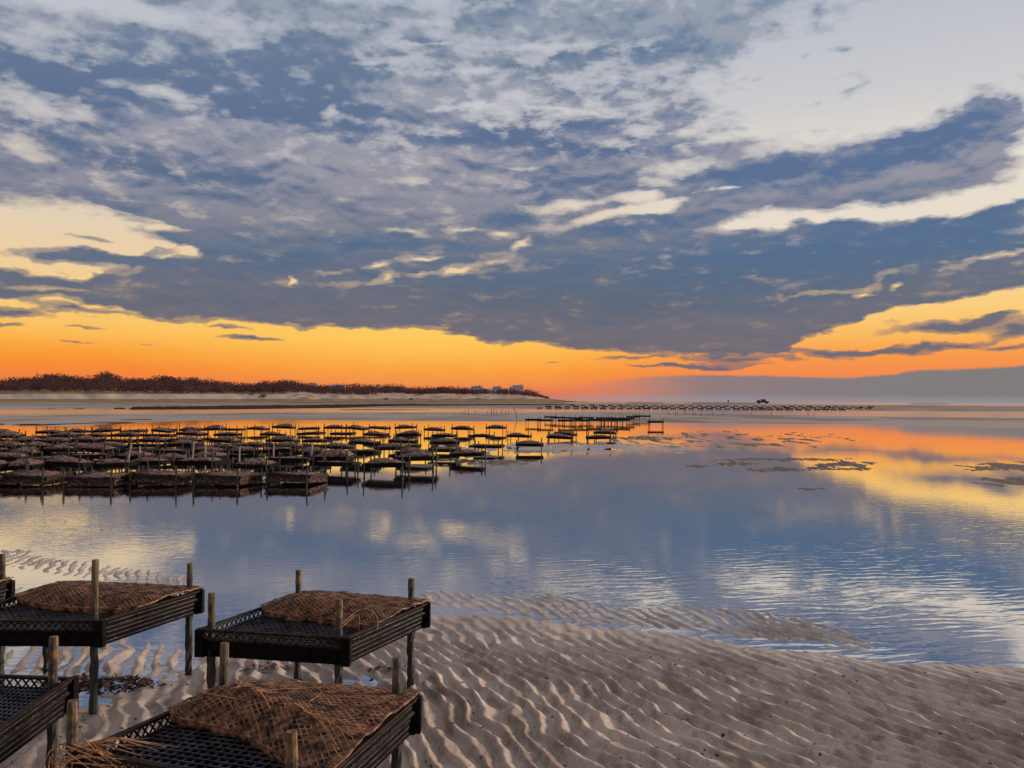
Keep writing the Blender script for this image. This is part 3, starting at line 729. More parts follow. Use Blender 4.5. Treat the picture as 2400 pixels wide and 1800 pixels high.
# ------------------------------------------------------------------ houses on the ridge
WHITE = simple('white_clapboard', (0.46, 0.36, 0.36), (0.56, 0.46, 0.46), 0.8, 0.8, 0, 0, 0.2)
ROOF = simple('grey_shingle', (0.16, 0.15, 0.17), (0.26, 0.25, 0.28), 1.0, 0.9, 0, 0, 0.2)
PALER = simple('pale_shingle', (0.22, 0.19, 0.22), (0.30, 0.27, 0.30), 1.0, 0.9, 0, 0, 0.2)
GLASS = simple('dark_window', (0.02, 0.02, 0.03), (0.04, 0.04, 0.05), 1.0, 0.2, 0, 0, 0.5)
BRICK = simple('chimney_brick', (0.25, 0.14, 0.12), (0.35, 0.22, 0.18), 2.0, 0.9, 0, 0, 0.2)
def house(px, ybase, wpx, hpx, label, roofm, rz=0.1, dormer=True, dfrac=0.93, wing=0):
    d = float(ip(px, DR)) * (.55 + .45 * dfrac); s = d / F
    zb = CAMH + (float(hor(px)) - ybase) * s
    x = d * (px - 1200) / F
    root = empty('house', (x, d, zb), rz); tag(root, label, 'house', 'houses on the far ridge')
    w = wpx * s * 1.2; h = hpx * s * 0.95; dep = w * 0.7; e = h * 0.55
    m = MB(); m.box(-w/2, w/2, 0, dep, -4, e)
    m.v += [(-w/2, 0, e), (-w/2, dep, e), (-w/2, dep/2, h*.98), (w/2, 0, e), (w/2, dep, e), (w/2, dep/2, h*.98)]; n = len(m.v) - 6
    m.f += [(n, n+1, n+2), (n+3, n+5, n+4)]
    m.build('wall', WHITE, root)
    m = MB(); o = w * .04
    for sgn in (0, 1):
        y0 = -o if sgn == 0 else dep + o
        m.hexa([(-w/2-o, y0, e-.05), (w/2+o, y0, e-.05), (w/2+o, dep/2, h), (-w/2-o, dep/2, h), (-w/2-o, y0, e+.2), (w/2+o, y0, e+.2), (w/2+o, dep/2, h+.25), (-w/2-o, dep/2, h+.25)])
    rf = m.build('roof', roofm, root)
    m = MB(); m.box(w*.22, w*.32, dep*.4, dep*.55, h*.8, h*1.22); m.build('chimney', BRICK, rf)
    k = max(2, int(w / 2.6))
    for i in range(k):
        wx = -w/2 + (i + .5) * w / k
        for zf in ((.12, .42),):
            m = MB(); m.box(wx-.5, wx+.5, -.06, .02, zf[0]*h, zf[1]*h); wd = m.build('window', GLASS, root)
            m = MB(); m.box(wx-.62, wx+.62, -.1, .0, zf[0]*h-.14, zf[0]*h-.01); m.build('sill', WHITE, wd)
    if dormer:
        m = MB(); g = w * .16
        m.hexa([(-g, -.3, e), (g, -.3, e), (g, dep/2, e), (-g, dep/2, e), (-g, -.3, h*.82), (g, -.3, h*.82), (g, dep/2, h*.82), (-g, dep/2, h*.82)])
        m.build('dormer', WHITE, root)
        m = MB(); m.v += [(-g-.3, -.6, h*.82), (g+.3, -.6, h*.82), (0, -.6, h*1.08), (-g-.3, dep/2, h*.82), (g+.3, dep/2, h*.82), (0, dep/2, h*1.08)]
        m.f += [(0, 1, 2), (3, 5, 4), (0, 2, 5, 3), (1, 4, 5, 2), (0, 3, 4, 1)]; m.build('dormer_roof', roofm, root)
house(1118, 921, 20, 17, 'white gabled house furthest left in the headland cluster', ROOF, .1)
house(1147, 920, 24, 9, 'long low white house second from the left of the headland cluster', PALER, -.1, False)
house(1166, 919, 15, 14, 'white house with grey dormer in the middle of the headland cluster', ROOF, .15)
house(1184, 920, 11, 9, 'small pale house right of the headland cluster middle', PALER, -.15, False)
house(1201, 914, 12, 8, 'narrow white house beside the highest headland house', ROOF, 0, False)
house(1215, 913, 20, 11, 'grey roofed house highest and furthest right on the headland', ROOF, .1)
house(735, 904, 11, 6, 'small pale roof showing between trees on the left ridge', PALER, .2, False)
house(709, 909, 15, 4, 'low flat pale building left of the small roof on the ridge', PALER, 0, False)
house(792, 907, 26, 6, 'wide pale roofed house above the brown wood', PALER, .05)
house(886, 906, 7, 6, 'tiny pink lit house near the end of the brown wood', PALER, .05, False)
# far spit with a bush
m = MB()
x0 = []
for i in range(60):
    a = 1240 + i * 3.6; d = 900
    m.box(d*(a-1200)/F, d*(a+3.6-1200)/F, d, d+30, -1, max(0.2, 1.6 - abs(i-12)*.05 + rnd.uniform(-.15, .15)))
spit = m.build('spit', MUD); tag(spit, kind='structure')
d = 890; root = empty('spit_bush', (d*(1255-1200)/F, d, 1.0)); tag(root, 'dark round bush alone on the low spit right of the headland', 'bush')
m = MB(); m.tube([(0,0,0),(0,0,1.5)], [.2,.1], 5); m.build('trunk', TRUNK, root)
m = MB(); crown_faces(m, (0,0,1.9), 2.6, 1.9, 300, .5, rnd); crown_faces(m, (4,0,.9), 2, .9, 80, .4, rnd); m.build('crown', TWIG, root)

# ------------------------------------------------------------------ mud and weed banks along the far channel
def bank(name, pts, h, rg):
    """pts: (px, ytop, ybottom) outline on the flat, real lumpy bank"""
    a = np.array(pts, float); xs_ = np.arange(a[0, 0], a[-1, 0], 3.0)
    yt = np.interp(xs_, a[:, 0], a[:, 1]); yb = np.interp(xs_, a[:, 0], a[:, 2])
    T = np.linspace(0, 1, 9)[:, None]
    PXb = np.repeat(xs_[None], 9, 0); PYb = yb[None] * (1 - T) + yt[None] * T
    Pb = at(PXb, PYb, 0.0); Xb, Yb = Pb[..., 0], Pb[..., 1]
    e = np.sin(np.pi * np.clip(T, 0, 1)) ** 0.5 * np.clip(np.minimum(PXb - xs_[0], xs_[-1] - PXb) / 12, 0, 1)
    Zb = -0.05 + (h + 0.05) * e * (0.72 + 0.55 * fbm(Xb * 0.5, Yb * 0.2 + 7, 3, 33)) + (0.16 if h > .25 else 0) * e
    o = grid_mesh(name, Xb, Yb, Zb, MUD); tag(o, kind='structure'); return o
bank('mud_bank', [(300,958.5,960),(420,956,960),(560,952.5,959.5),(700,950.5,957.5),(800,948.5,956.5),(880,947.5,954),(940,947.5,952.5),(1050,949,952),(1200,948.5,951.5),(1355,949,950.5)], 0.30, rnd)
bank('mud_bank', [(100,958,959.5),(145,957.5,959.5)], 0.12, rnd)
bank('mud_bank', [(165,958,959.5),(210,957.5,959.5)], 0.12, rnd)
bank('mud_bank', [(260,957.5,959.5),(300,955.5,959.5)], 0.2, rnd)
bank('mud_bank', [(790,959.5,961),(880,959.3,961.3),(1020,959.6,960.6)], 0.06, rnd)
bank('mud_bank', [(0,984,986.5),(110,984,986.5)], 0.04, rnd)
bank('mud_bank', [(265,983,985),(370,982.6,985)], 0.04, rnd)
bank('mud_bank', [(-60,992,999),(100,993,999),(230,990,995),(330,989,992)], 0.05, rnd)

# ------------------------------------------------------------------ oyster racks
def vlerp(a, b, t): return Vector(a) * (1 - t) + Vector(b) * t
def post_mb(p, z0, z1, r, rg, lean=(0, 0), n=10):
    m = MB(); pts = []; rads = []
    k = 26
    for i in range(k + 1):
        f = i / k; z = z0 + (z1 - z0) * f
        pts.append((p[0] + lean[0] * (z - z0), p[1] + lean[1] * (z - z0), z))
        rough = 0.30 if z < 0.42 else 0.11
        rads.append([r * (1 + rg.uniform(-rough, rough) + (0.12 if z < .45 else 0)) for _ in range(n)])
    rads[-1] = [q * .93 for q in rads[-1]]
    m.tube(pts, rads, n)
    return m
class Quad:
    def __init__(s, L, Fr, Rr, Bk): s.c = [Vector((*q, 0)) for q in (L, Fr, Rr, Bk)]
    def p(s, a, b, z=0.0):
        L, Fr, Rr, Bk = s.c
        q = L*(1-a)*(1-b) + Fr*a*(1-b) + Rr*a*b + Bk*(1-a)*b
        return Vector((q.x, q.y, z))
def lattice_wall(m, q, e0, e1, z0, z1, cell, w, th):
    """diamond lattice between two corners"""
    a = q.p(*e0); b = q.p(*e1); Lg = (b - a).length; n = max(2, int(Lg / cell)); up = (b - a).cross(Vector((0, 0, 1)))
    for i in range(n):
        t0, t1 = i / n, (i + 1) / n
        p0 = vlerp(a, b, t0); p1 = vlerp(a, b, t1)
        m.bar((p0.x, p0.y, z0), (p1.x, p1.y, z1), w, th, up); m.bar((p0.x, p0.y, z1), (p1.x, p1.y, z0), w, th, up)
def near_rack(corn, post_spec, label, seed, bag, ztop=0.52, wall=0.145):
    """corn: pixels of the rim corners L, F, R, B; all lengths in metres"""
    rg = random.Random(seed)
    W = [at(c[0], c[1], ztop) for c in corn]
    cx = sum(w[0] for w in W) / 4; cy = sum(w[1] for w in W) / 4
    root = empty('oyster_rack', (cx, cy, 0)); tag(root, label, 'oyster rack', 'oyster racks in the foreground')
    q = Quad(*[(w[0] - cx, w[1] - cy) for w in W])
    zb = ztop - wall; zf = ztop - 0.052
    # rim
    m = MB(); C = [(0,0),(1,0),(1,1),(0,1)]
    for i in range(4):
        a = q.p(*C[i], ztop - .006); b = q.p(*C[(i+1) % 4], ztop - .006)
        m.bar(a, b, 0.024, 0.012)
        a2 = q.p(*C[i], ztop - .056); b2 = q.p(*C[(i+1) % 4], ztop - .056); m.bar(a2, b2, 0.014, 0.008)
    m.build('rim', RIM, root, bevel=0.002)
    # walls: solid lower skirt, diamond lattice above
    inset = 0.02
    def panel(e0, e1, solid_to, ribs, name):
        m = MB(); a = q.p(*e0); b = q.p(*e1); d = (b - a).normalized(); nrm = d.cross(Vector((0, 0, 1)))
        th = 0.008
        def P(t, z, o): v = vlerp(a, b, t); return (v.x + nrm.x*o, v.y + nrm.y*o, z)
        tap = -0.016
        m.hexa([P(0,zb,-th+tap), P(1,zb,-th+tap), P(1,zb,tap), P(0,zb,tap), P(0,solid_to,-th), P(1,solid_to,-th), P(1,solid_to,0), P(0,solid_to,0)])
        main = m.build(name, BLACK, root)
        if ribs:
            m = MB()
            for zz in np.linspace(zb + .018, solid_to - .012, ribs):
                f = (zz - zb) / (solid_to - zb)
                m.bar(P(0.06, zz, tap*(1-f) + .004), P(0.94, zz, tap*(1-f) + .003), 0.004, 0.004)
            for tt in (0.05, 0.95):
                m.hexa([P(tt-.02,zb+.004,tap), P(tt+.02,zb+.004,tap), P(tt+.02,zb+.004,tap+.009), P(tt-.02,zb+.004,tap+.009), P(tt-.02,solid_to,0), P(tt+.02,solid_to,0), P(tt+.02,solid_to,.009), P(tt-.02,solid_to,.009)]) if ribs < 0 else None
            m.build('rib', GRID, main)
        return main
    panel((0,0), (1,0), ztop - .056, 0, 'front_panel')
    panel((1,0), (1,1), ztop - .014, 5, 'side_panel')
    panel((1,1), (0,1), ztop - .056, 0, 'back_panel')
    panel((0,1), (0,0), ztop - .056, 0, 'side_panel')
    for nm, e0, e1 in (('lattice_strip',(0,0),(1,0)), ('lattice_strip',(0,1),(0,0)), ('lattice_strip',(1,1),(0,1))):
        m = MB(); lattice_wall(m, q, e0, e1, ztop - .054, ztop - .010, 0.036, 0.006, 0.005); m.build(nm, RIM, root)
    for (a, b) in C:
        m = MB(); v = q.p(a, b); s = 0.022
        m.box(v.x - s, v.x + s, v.y - s, v.y + s, zb + .003, ztop - .002)
        m.build('corner_block', BLACK, root, bevel=0.004)
    # grid floor
    m = MB(); na, nb = 24, 22
    for i in range(na + 1): m.bar(q.p(i/na, 0.0, zf), q.p(i/na, 1.0, zf), 0.0045, 0.006)
    for j in range(nb + 1): m.bar(q.p(0.0, j/nb, zf + .004), q.p(1.0, j/nb, zf + .004), 0.004, 0.005)
    m.build('grid_floor', GRID, root)
    m = MB(); m.hexa([q.p(.01,.01,zb+.004), q.p(.99,.01,zb+.004), q.p(.99,.99,zb+.004), q.p(.01,.99,zb+.004), q.p(.01,.01,zb+.012), q.p(.99,.01,zb+.012), q.p(.99,.99,zb+.012), q.p(.01,.99,zb+.012)])
    m.build('shade_sheet', BLACK, root)  # solid black sheet added to give the darkness under the grid
    for (pxp, pyt, corner, ln) in post_spec:
        base = q.p(*C[corner]); cen = q.p(.5, .5); inn = (cen - base).normalized() * 0.055
        b = base + inn
        wy = b.y + cy; wx = b.x + cx
        if pxp is not None:      # place the post under its top's azimuth
            wx = wy * ray(pxp, 1500)[0] / ray(pxp, 1500)[1]
            b.x = wx - cx
            dd = ray(pxp, pyt); zt = CAMH + dd[2] / dd[1] * wy
        else: zt = ztop + .11
        post_mb((b.x, b.y), -0.25, zt, 0.0185, rg, ln).build('post', POST, root, smooth=False)
    if bag:
        H, lbl, seedb, t0a, t0b = bag
        make_bag(q, (cx, cy), zf, ztop, H, lbl, seedb, t0a, t0b)
    return root, q, (cx, cy)
def bag_z(s, t, t0, zf, ztop, H, seed):
    w = np.clip((t - t0) / (1 - t0), 0, 1)
    near = sst(w, 0.0, 0.32) ** 0.7
    sh = near * (1 - 0.80 * w ** 1.6) * sst(s, -0.02, 0.30) ** 0.8 * (1 - 0.80 * np.clip(s, 0, 1) ** 1.7)
    z = zf + 0.030 + 0.028 * np.clip(w * 3, 0, 1) + (H + 0.012) * sh
    z = z + 0.009 * fbm(s * 7 + seed, t * 7, 3, seed) * (0.4 + near)
    rimz = ztop + 0.004
    z = np.where((s < .03) | (s > .97) | (t > .97), np.maximum(z, rimz), z)
    return z
def make_bag(q, c, zf, ztop, H, label, seed, t0a, t0b):
    n, mcols = 54, 60
    S, T = np.meshgrid(np.linspace(0.012, 1.012, mcols), np.linspace(0, 1, n))
    T0 = t0a + (t0b - t0a) * S + 0.03 * np.sin(S * 7 + seed)
    TT = T0 + (1.01 - T0) * T
    Z = bag_z(S, TT, T0, zf, ztop, H, seed)
    L, Fr, Rr, Bk = q.c
    X = L.x*(1-S)*(1-TT) + Fr.x*S*(1-TT) + Rr.x*S*TT + Bk.x*(1-S)*TT
    Y = L.y*(1-S)*(1-TT) + Fr.y*S*(1-TT) + Rr.y*S*TT + Bk.y*(1-S)*TT
    # skirt closing the near edge and the sides down to the grid floor
    X2 = np.vstack([X[:1], X, X[-1:]]); Y2 = np.vstack([Y[:1] + .012, Y, Y[-1:]]); Z2 = np.vstack([np.full_like(Z[:1], zf + .008), Z, np.full_like(Z[:1], ztop - .02)])
    root = empty('oyster_bag', (c[0], c[1], 0)); tag(root, label, 'oyster bag', 'oyster bags lying in the near racks')
    Zf = Z2 + 0.010 * fbm(X2 * 45 + seed, Y2 * 45, 3, seed + 4)
    grid_mesh('bag_filling', X2, Y2, Zf, BAG, parent=root)
    # netting: two families of crossing strands laid over the mound
    m = MB(); ns = 46
    def P(s, u):
        t0 = t0a + (t0b - t0a) * s + 0.03 * math.sin(s * 7 + seed); t = t0 + (1.01 - t0) * u
        z = float(bag_z(np.array(s), np.array(t), t0, zf, ztop, H, seed)) + 0.0105
        v = q.p(s, t); return Vector((v.x, v.y, z))
    cache = {}
    K = 44
    for i in range(K + 1):
        for j in range(K + 1): cache[i, j] = P(0.0 + 1.02 * i / K, j / K)
    for i in range(K):
        for j in range(K):
            if (i + j) % 2 == 0:
                m.bar(cache[i, j], cache[i+1, j+1], 0.0042, 0.003)
            else:
                m.bar(cache[i+1, j], cache[i, j+1], 0.0042, 0.003)
    for (s, u) in ((0, 0), ):
        pass
    for j in range(K):
        m.bar(cache[K, j], cache[K, j+1], 0.006, 0.006); m.bar(cache[0, j], cache[0, j+1], 0.005, 0.005)
        m.bar(cache[j, 0], cache[j+1, 0], 0.006, 0.005)
    m.build('netting', NET, root)
    return root

rB, qB, cB = near_rack([(469,1473),(812,1493),(1000,1412),(702,1392)], [(495,1390,0,(0,0)),(794,1404,1,(0,0)),(963,1356,2,(0,0)),(698,1336,3,(0,0))],
          'black plastic oyster rack standing alone on four stakes, middle of the foreground', 1, (0.050, 'netted oyster bag with one long straw stem across it, on the middle foreground rack', 3, .56, .33))
rC, qC, cC = near_rack([(192,1757),(716,1856),(975,1632),(527,1610)], [(172,1642,0,(0,0)),(686,1714,1,(0,0)),(931,1540,2,(0,0)),(526,1507,3,(0,0))],
          'nearest black oyster rack, cut off by the bottom edge of the picture', 2, (0.085, 'large mounded netted oyster bag strewn with straw on the nearest rack', 5, .58, .18))
rA, qA, cA = near_rack([(-150,1452),(236,1453),(469,1382),(134,1370)], [(-110,1330,0,(0,0)),(221,1312,1,(0,0)),(443,1320,2,(0,0)),(110,1378,3,(0,0))],
          'black oyster rack over the shallow pool on the left, behind the bottom left one', 3, (0.055, 'smooth domed netted oyster bag on the left rack over the pool', 8, .58, .30))
rD, qD, cD = near_rack([(-340,1740),(-130,1790),(168,1588),(-120,1577)], [(-300,1600,0,(0,0)),(-110,1680,1,(0,0)),(126,1492,2,(0,0)),(-90,1490,3,(0,0))],
          'empty black oyster rack entering from the bottom left corner', 4, None)
rE, qE, cE = near_rack([(-460,1420),(-190,1425),(24,1360),(-250,1352)], [(-430,1300,0,(0,0)),(-200,1310,1,(0,0)),(3,1298,2,(0,0)),(-240,1290,3,(0,0))],
          'black oyster rack mostly out of view at the left edge', 6, (0.03, 'dark ragged oyster bag end showing at the left edge', 12, .3, .3))

# dry stems
def stem(pts, r, parent=None, name='dry_stem'):
    m = MB(); P = [Vector(p) for p in pts]
    n = 14; out_ = []
    for i in range(n + 1):
        f = i / n * (len(P) - 1); k = min(int(f), len(P) - 2); u = f - k
        p0 = P[max(k-1, 0)]; p1 = P[k]; p2 = P[k+1]; p3 = P[min(k+2, len(P)-1)]
        out_.append(0.5 * ((2*p1) + (p2-p0)*u + (2*p0-5*p1+4*p2-p3)*u*u + (3*p1-p0-3*p2+p3)*u*u*u))
    m.tube(out_, [r * (1 - 0.5*i/n) for i in range(n+1)], 5)
    return m.build(name, STRAW, parent, smooth=True)
def on_rack(q, c, a, b, z): v = q.p(a, b, z); return (v.x + c[0], v.y + c[1], z)
o = stem([on_rack(qB, cB, .78, .22, .50), on_rack(qB, cB, .84, .42, .575), on_rack(qB, cB, .97, .38, .56), on_rack(qB, cB, 1.03, .30, .50)], .0032)
tag(o, 'arched tan straw hanging over the rim of the middle foreground rack', 'straw', 'dry stems on the racks')
o = stem([on_rack(qB, cB, .80, .20, .49), on_rack(qB, cB, .86, .35, .56), on_rack(qB, cB, .93, .25, .49)], .0026)
tag(o, 'short bent straw inside the middle foreground rack', 'straw', 'dry stems on the racks')
def zC(a, b):
    t0 = .58 + (.18-.58) * a + 0.03 * math.sin(a*7+5)
    return float(bag_z(np.array(a), np.array(b), t0, .468, .52, .085, 5)) + .016 if b > t0 else .49
rg = random.Random(9)
STC = [((.05,.62),(.35,.64),(.55,.5)), ((.12,.75),(.3,.9),(.62,.86)), ((.25,.7),(.45,.82),(.75,.9)), ((.4,.6),(.5,.75),(.72,.95)), ((.1,.66),(.22,.6),(.42,.55)),
       ((.7,.5),(.85,.45),(.99,.38)), ((.62,.56),(.82,.44),(.97,.30)), ((.3,.95),(.5,.92),(.72,.97)), ((.15,.8),(.25,.74),(.3,.62)), ((.5,.88),(.62,.8),(.66,.62))]
STL = ['crossing its middle from the left', 'long one across the back', 'arched near the back right', 'short curve at the centre', 'along the left front', 'upper of two toward the right rim', 'lower of two toward the right rim', 'flat along the far edge', 'short bend at the back left', 'curled near the peak']
for k, s in enumerate(STC):
    o = stem([on_rack(qC, cC, a, b, zC(a, b) + rg.uniform(0, .006)) for a, b in s], rg.uniform(.0014, .0026))
    tag(o, 'thin dry straw on the nearest bag, ' + STL[k], 'straw', 'straws on the nearest bag')
# clump of dead grass caught on the lower left stake
lx, ly = at(165, 1757, .52)
m = MB(); rg = random.Random(4)
root = empty('grass_clump', (lx, ly, 0.0)); tag(root, 'orange brown clump of dead grass tangled on the near left stake', 'dead grass')
for k in range(46):
    a = rg.uniform(-.5, .45); l = rg.uniform(.08, .30) if k > 6 else rg.uniform(.25, .42)
    s0 = Vector((rg.uniform(-.05, .03), rg.uniform(-.04, .04), .49 + rg.uniform(-.02, .05)))
    e = s0 + Vector((l * math.cos(a), l * math.sin(a) - .02, rg.uniform(-.10, .02)))
    if k % 3 == 0: e = s0 + Vector((rg.uniform(-.09, .02), rg.uniform(-.1, .03), -rg.uniform(.08, .25)))
    md = (s0 + e) / 2 + Vector((0, 0, rg.uniform(0, .05)))
    m.tube([s0, md, e], [.0028, .0024, .001], 4)
m.build('stalks', STRAW, root)

# weed and shell debris
WEED = simple('red_brown_weed', (0.014, 0.004, 0.003), (0.085, 0.026, 0.016), 40, 0.7, 1.0, 0.01, 0.3)
def weed(px, py, w, d_, label, seed):
    p = at(px, py, 0.0); g = random.Random(seed); m = MB()
    for k in range(int(700 * w * d_ / .06)):
        a = g.uniform(0, 6.28); q = g.random() ** .6
        c = Vector((math.cos(a) * q * w, math.sin(a) * q * d_, g.uniform(0.0, .028) * (1 - q) + .006))
        l = g.uniform(.012, .045); th_ = g.uniform(0, 6.28)
        e1 = Vector((math.cos(th_), math.sin(th_), g.uniform(-.2, .5))) * l; e2 = Vector((-math.sin(th_), math.cos(th_), g.uniform(-.5, .5))) * l * .35
        m.quad(c - e2, c + e1 * .5 - e2 * .6, c + e1, c + e1 * .4 + e2)
    o = m.build('seaweed', WEED); o.location = (float(p[0]), float(p[1]), max(gz(px, py), 0.0) + .004); tag(o, label, 'seaweed', 'seaweed clumps at the pool edge')
weed(268, 1606, .20, .13, 'largest dark red seaweed clump, on the pool edge right of the left rack leg', 1)
weed(196, 1600, .12, .10, 'small dark seaweed clump at the foot of the left rack leg', 2)
weed(345, 1612, .09, .04, 'thin red weed scrap on the scalloped sand edge', 3)
weed(905, 1578, .13, .05, 'flat red brown weed strand beside the right leg of the middle rack', 4)
weed(620, 1580, .16, .05, 'dark weed patch on the sand under the middle rack', 5)
g = random.Random(12); m = MB()
for k in range(420):
    px = g.uniform(960, 2500); py = g.uniform(1490, 1880)
    if g.random() < .25: px = g.uniform(-100, 960); py = g.uniform(1600, 1850)
    if py < float(ip(px, S1)) + 18: continue
    X_, Y_ = [float(q) for q in at(px, py, 0.0)]
    pp = np.array([[px]]), np.array([[py]]), np.array([[X_]]), np.array([[Y_]])
    zz, aa, _, _ = ground_z(*pp); z_ = float(zz[0, 0] + aa[0, 0] * (ripple(pp[2], pp[3])[0, 0] - .45))
    s_ = g.uniform(.003, .009); a = g.uniform(0, 6.28); ca, sa = math.cos(a), math.sin(a); e = g.uniform(.4, .8)
    m.hexa([(X_ + (ca*u - sa*v*e) * s_, Y_ + (sa*u + ca*v*e) * s_, z_ + w_ * s_ * .7) for w_ in (-.6, .7) for (u, v) in ((-1, -1), (1, -1), (1, 1), (-1, 1))])
SHELL, t_, bs_, out_m = mat('shell_bits'); gg = t_.new('ShaderNodeNewGeometry').outputs['Random Per Island']
t_.put(bs_.inputs['Base Color'], t_.ramp(gg, [(0.0, (0.015, 0.012, 0.01, 1)), (0.68, (0.04, 0.03, 0.024, 1)), (0.74, (0.38, 0.33, 0.28, 1)), (1.0, (0.5, 0.45, 0.4, 1))])); bs_.inputs['Roughness'].default_value = .6
o = m.build('shell_debris', SHELL); tag(o, 'small dark and pale shell fragments scattered over the rippled sand', 'shell debris', kind='stuff')

# ------------------------------------------------------------------ mid-distance racks
def far_bag_mesh(seed, w, dp, H, zt):
    n, mm = 13, 19
    S, T = np.meshgrid(np.linspace(-1, 1, mm), np.linspace(-1, 1, n))
    e = np.clip(1 - np.abs(S) ** 3.2, 0, 1) * np.clip(1 - np.abs(T) ** 3.0, 0, 1)
    off_ = 0.5 * math.sin(seed * 2.1)
    lob = 0.45 + 0.60 * np.cos((S - off_) * 1.5)
    Z = zt - 0.03 + H * np.sqrt(e) * lob + 0.035 * fbm(S * 3 + seed * 5, T * 2.5, 3, seed) * (e + .3)
    return S * w / 2 * .99, T * dp / 2 * .99, Z
def mid_rack(seed, zt=0.30, wall=0.10, w=0.94, dp=0.64, fouled=False, H=0.10):
    rg = random.Random(seed)
    root = empty('oyster_rack', (0, 0, 0))
    m = MB(); hw, hd = w/2, dp/2; th = .03
    for (x0, x1, y0, y1) in ((-hw, hw, -hd, -hd+th), (-hw, hw, hd-th, hd), (-hw, -hw+th, -hd+th, hd-th), (hw-th, hw, -hd+th, hd-th)):
        m.box(x0, x1, y0, y1, zt - wall, zt)
    m.box(-hw+th, hw-th, -hd+th, hd-th, zt - wall + .01, zt - wall + .05)
    for x in np.linspace(-hw + .05, hw - .05, 8): m.box(x - .008, x + .008, -hd - .008, -hd, zt - wall + .01, zt - .01)
    if not fouled: m.build('tray', BLACK, root)
    else:
        per = []
        for (ax, ay, bx, by) in ((-hw,-hd,hw,-hd),(hw,-hd,hw,hd),(hw,hd,-hw,hd),(-hw,hd,-hw,-hd)):
            for i in range(22): f = i / 22; per.append((ax+(bx-ax)*f, ay+(by-ay)*f))
        per.append(per[0]); PA = np.array(per); zs = np.linspace(zt - wall - .03, zt + .01, 9)
        XX = np.repeat(PA[None, :, 0], 9, 0); YY = np.repeat(PA[None, :, 1], 9, 0); ZZ = np.repeat(zs[:, None], len(per), 1)
        nn_ = fbm(XX * 9 + seed, YY * 9 + ZZ * 17, 4, seed % 50); pinch = 1 - 0.10 * np.sin(np.clip((ZZ - zt + wall) / wall, 0, 1) * math.pi * 2) ** 2
        XX = XX * pinch * (1 + .07 * nn_); YY = YY * pinch * (1 + .07 * nn_); ZZ = ZZ + .02 * nn_ * (ZZ > zt - .03)
        XX[-1] *= .97; YY[-1] *= .97
        XX = np.vstack([XX, XX[-1:] * .05]); YY = np.vstack([YY, YY[-1:] * .05]); ZZ = np.vstack([ZZ, ZZ[-1:] * 0 + zt - .02])
        grid_mesh('tray', XX, YY, ZZ, FOUL, parent=root)
    for (sx, sy) in ((-1, -1), (1, -1), (1, 1), (-1, 1)):
        ln = (rg.uniform(-.05, .05), rg.uniform(-.05, .05))
        post_mb((sx*(hw-.06), sy*(hd+.02)), -0.3, zt + rg.uniform(.08, .20), .017, rg, ln, 6).build('post', POST, root)
    b = empty('oyster_bag')
    X, Y, Z = far_bag_mesh(seed, w * rg.uniform(.92, 1.06), dp * rg.uniform(.92, 1.06), H * rg.uniform(.8, 1.2), zt)
    grid_mesh('bag_filling', X, Y, Z, BAGFAR, parent=b)
    # hem rope round the bag
    m = MB(); n_, m_ = X.shape
    loop = [(X[0, i], Y[0, i], Z[0, i]) for i in range(m_)] + [(X[j, -1], Y[j, -1], Z[j, -1]) for j in range(1, n_)]
    for a, c_ in zip(loop[:-1], loop[1:]): m.bar(a, c_, .02, .03)
    m.build('hem', RIM, b)
    return root, b
protos = [mid_rack(s, H=h_) for s, h_ in ((11,.10),(12,.14),(13,.06),(14,.12),(15,.08),(16,.15),(17,.03),(18,.11))]
low = [mid_rack(s, zt=0.22, wall=0.12, w=1.0, dp=0.8, fouled=True, H=0.045) for s in (21, 22)]
used = set()
def copy_tree(o, first):
    """first use moves the prototype itself, later uses copy it with its parts"""
    if first: return o
    r = o.copy(); COL.objects.link(r)
    for ch in o.children:
        c_ = ch.copy(); COL.objects.link(c_); c_.parent = r
    return r
def place(proto, x, y, z, rz, s, lab_r, lab_b, grp):
    key = id(proto[0]); first = key not in used; used.add(key)
    r = copy_tree(proto[0], first); b = copy_tree(proto[1], first)
    tl = (rg.gauss(0, .03), rg.gauss(0, .035))
    for o_ in (r, b):
        o_.location = (x, y, z); o_.rotation_euler = (tl[0], tl[1], rz); o_.scale = (s, s, s)
    tag(r, lab_r, 'oyster rack', grp); tag(b, lab_b, 'oyster bag', grp.replace('racks', 'bags'))
    return r
ORDT = ['first','second','third','fourth','fifth','sixth','seventh','eighth','ninth','tenth','eleventh','twelfth','thirteenth','fourteenth','fifteenth','sixteenth','seventeenth','eighteenth','nineteenth','twentieth']
ORDT += ['twenty ' + q for q in ORDT[:9]] + ['thirtieth'] + ['thirty ' + q for q in ORDT[:9]] + ['fortieth']
ORD = ['first','second','third','fourth','fifth','sixth','seventh','eighth','ninth','tenth','eleventh','twelfth','thirteenth','fourteenth','fifteenth','sixteenth','seventeenth','eighteenth']
rg = random.Random(77)
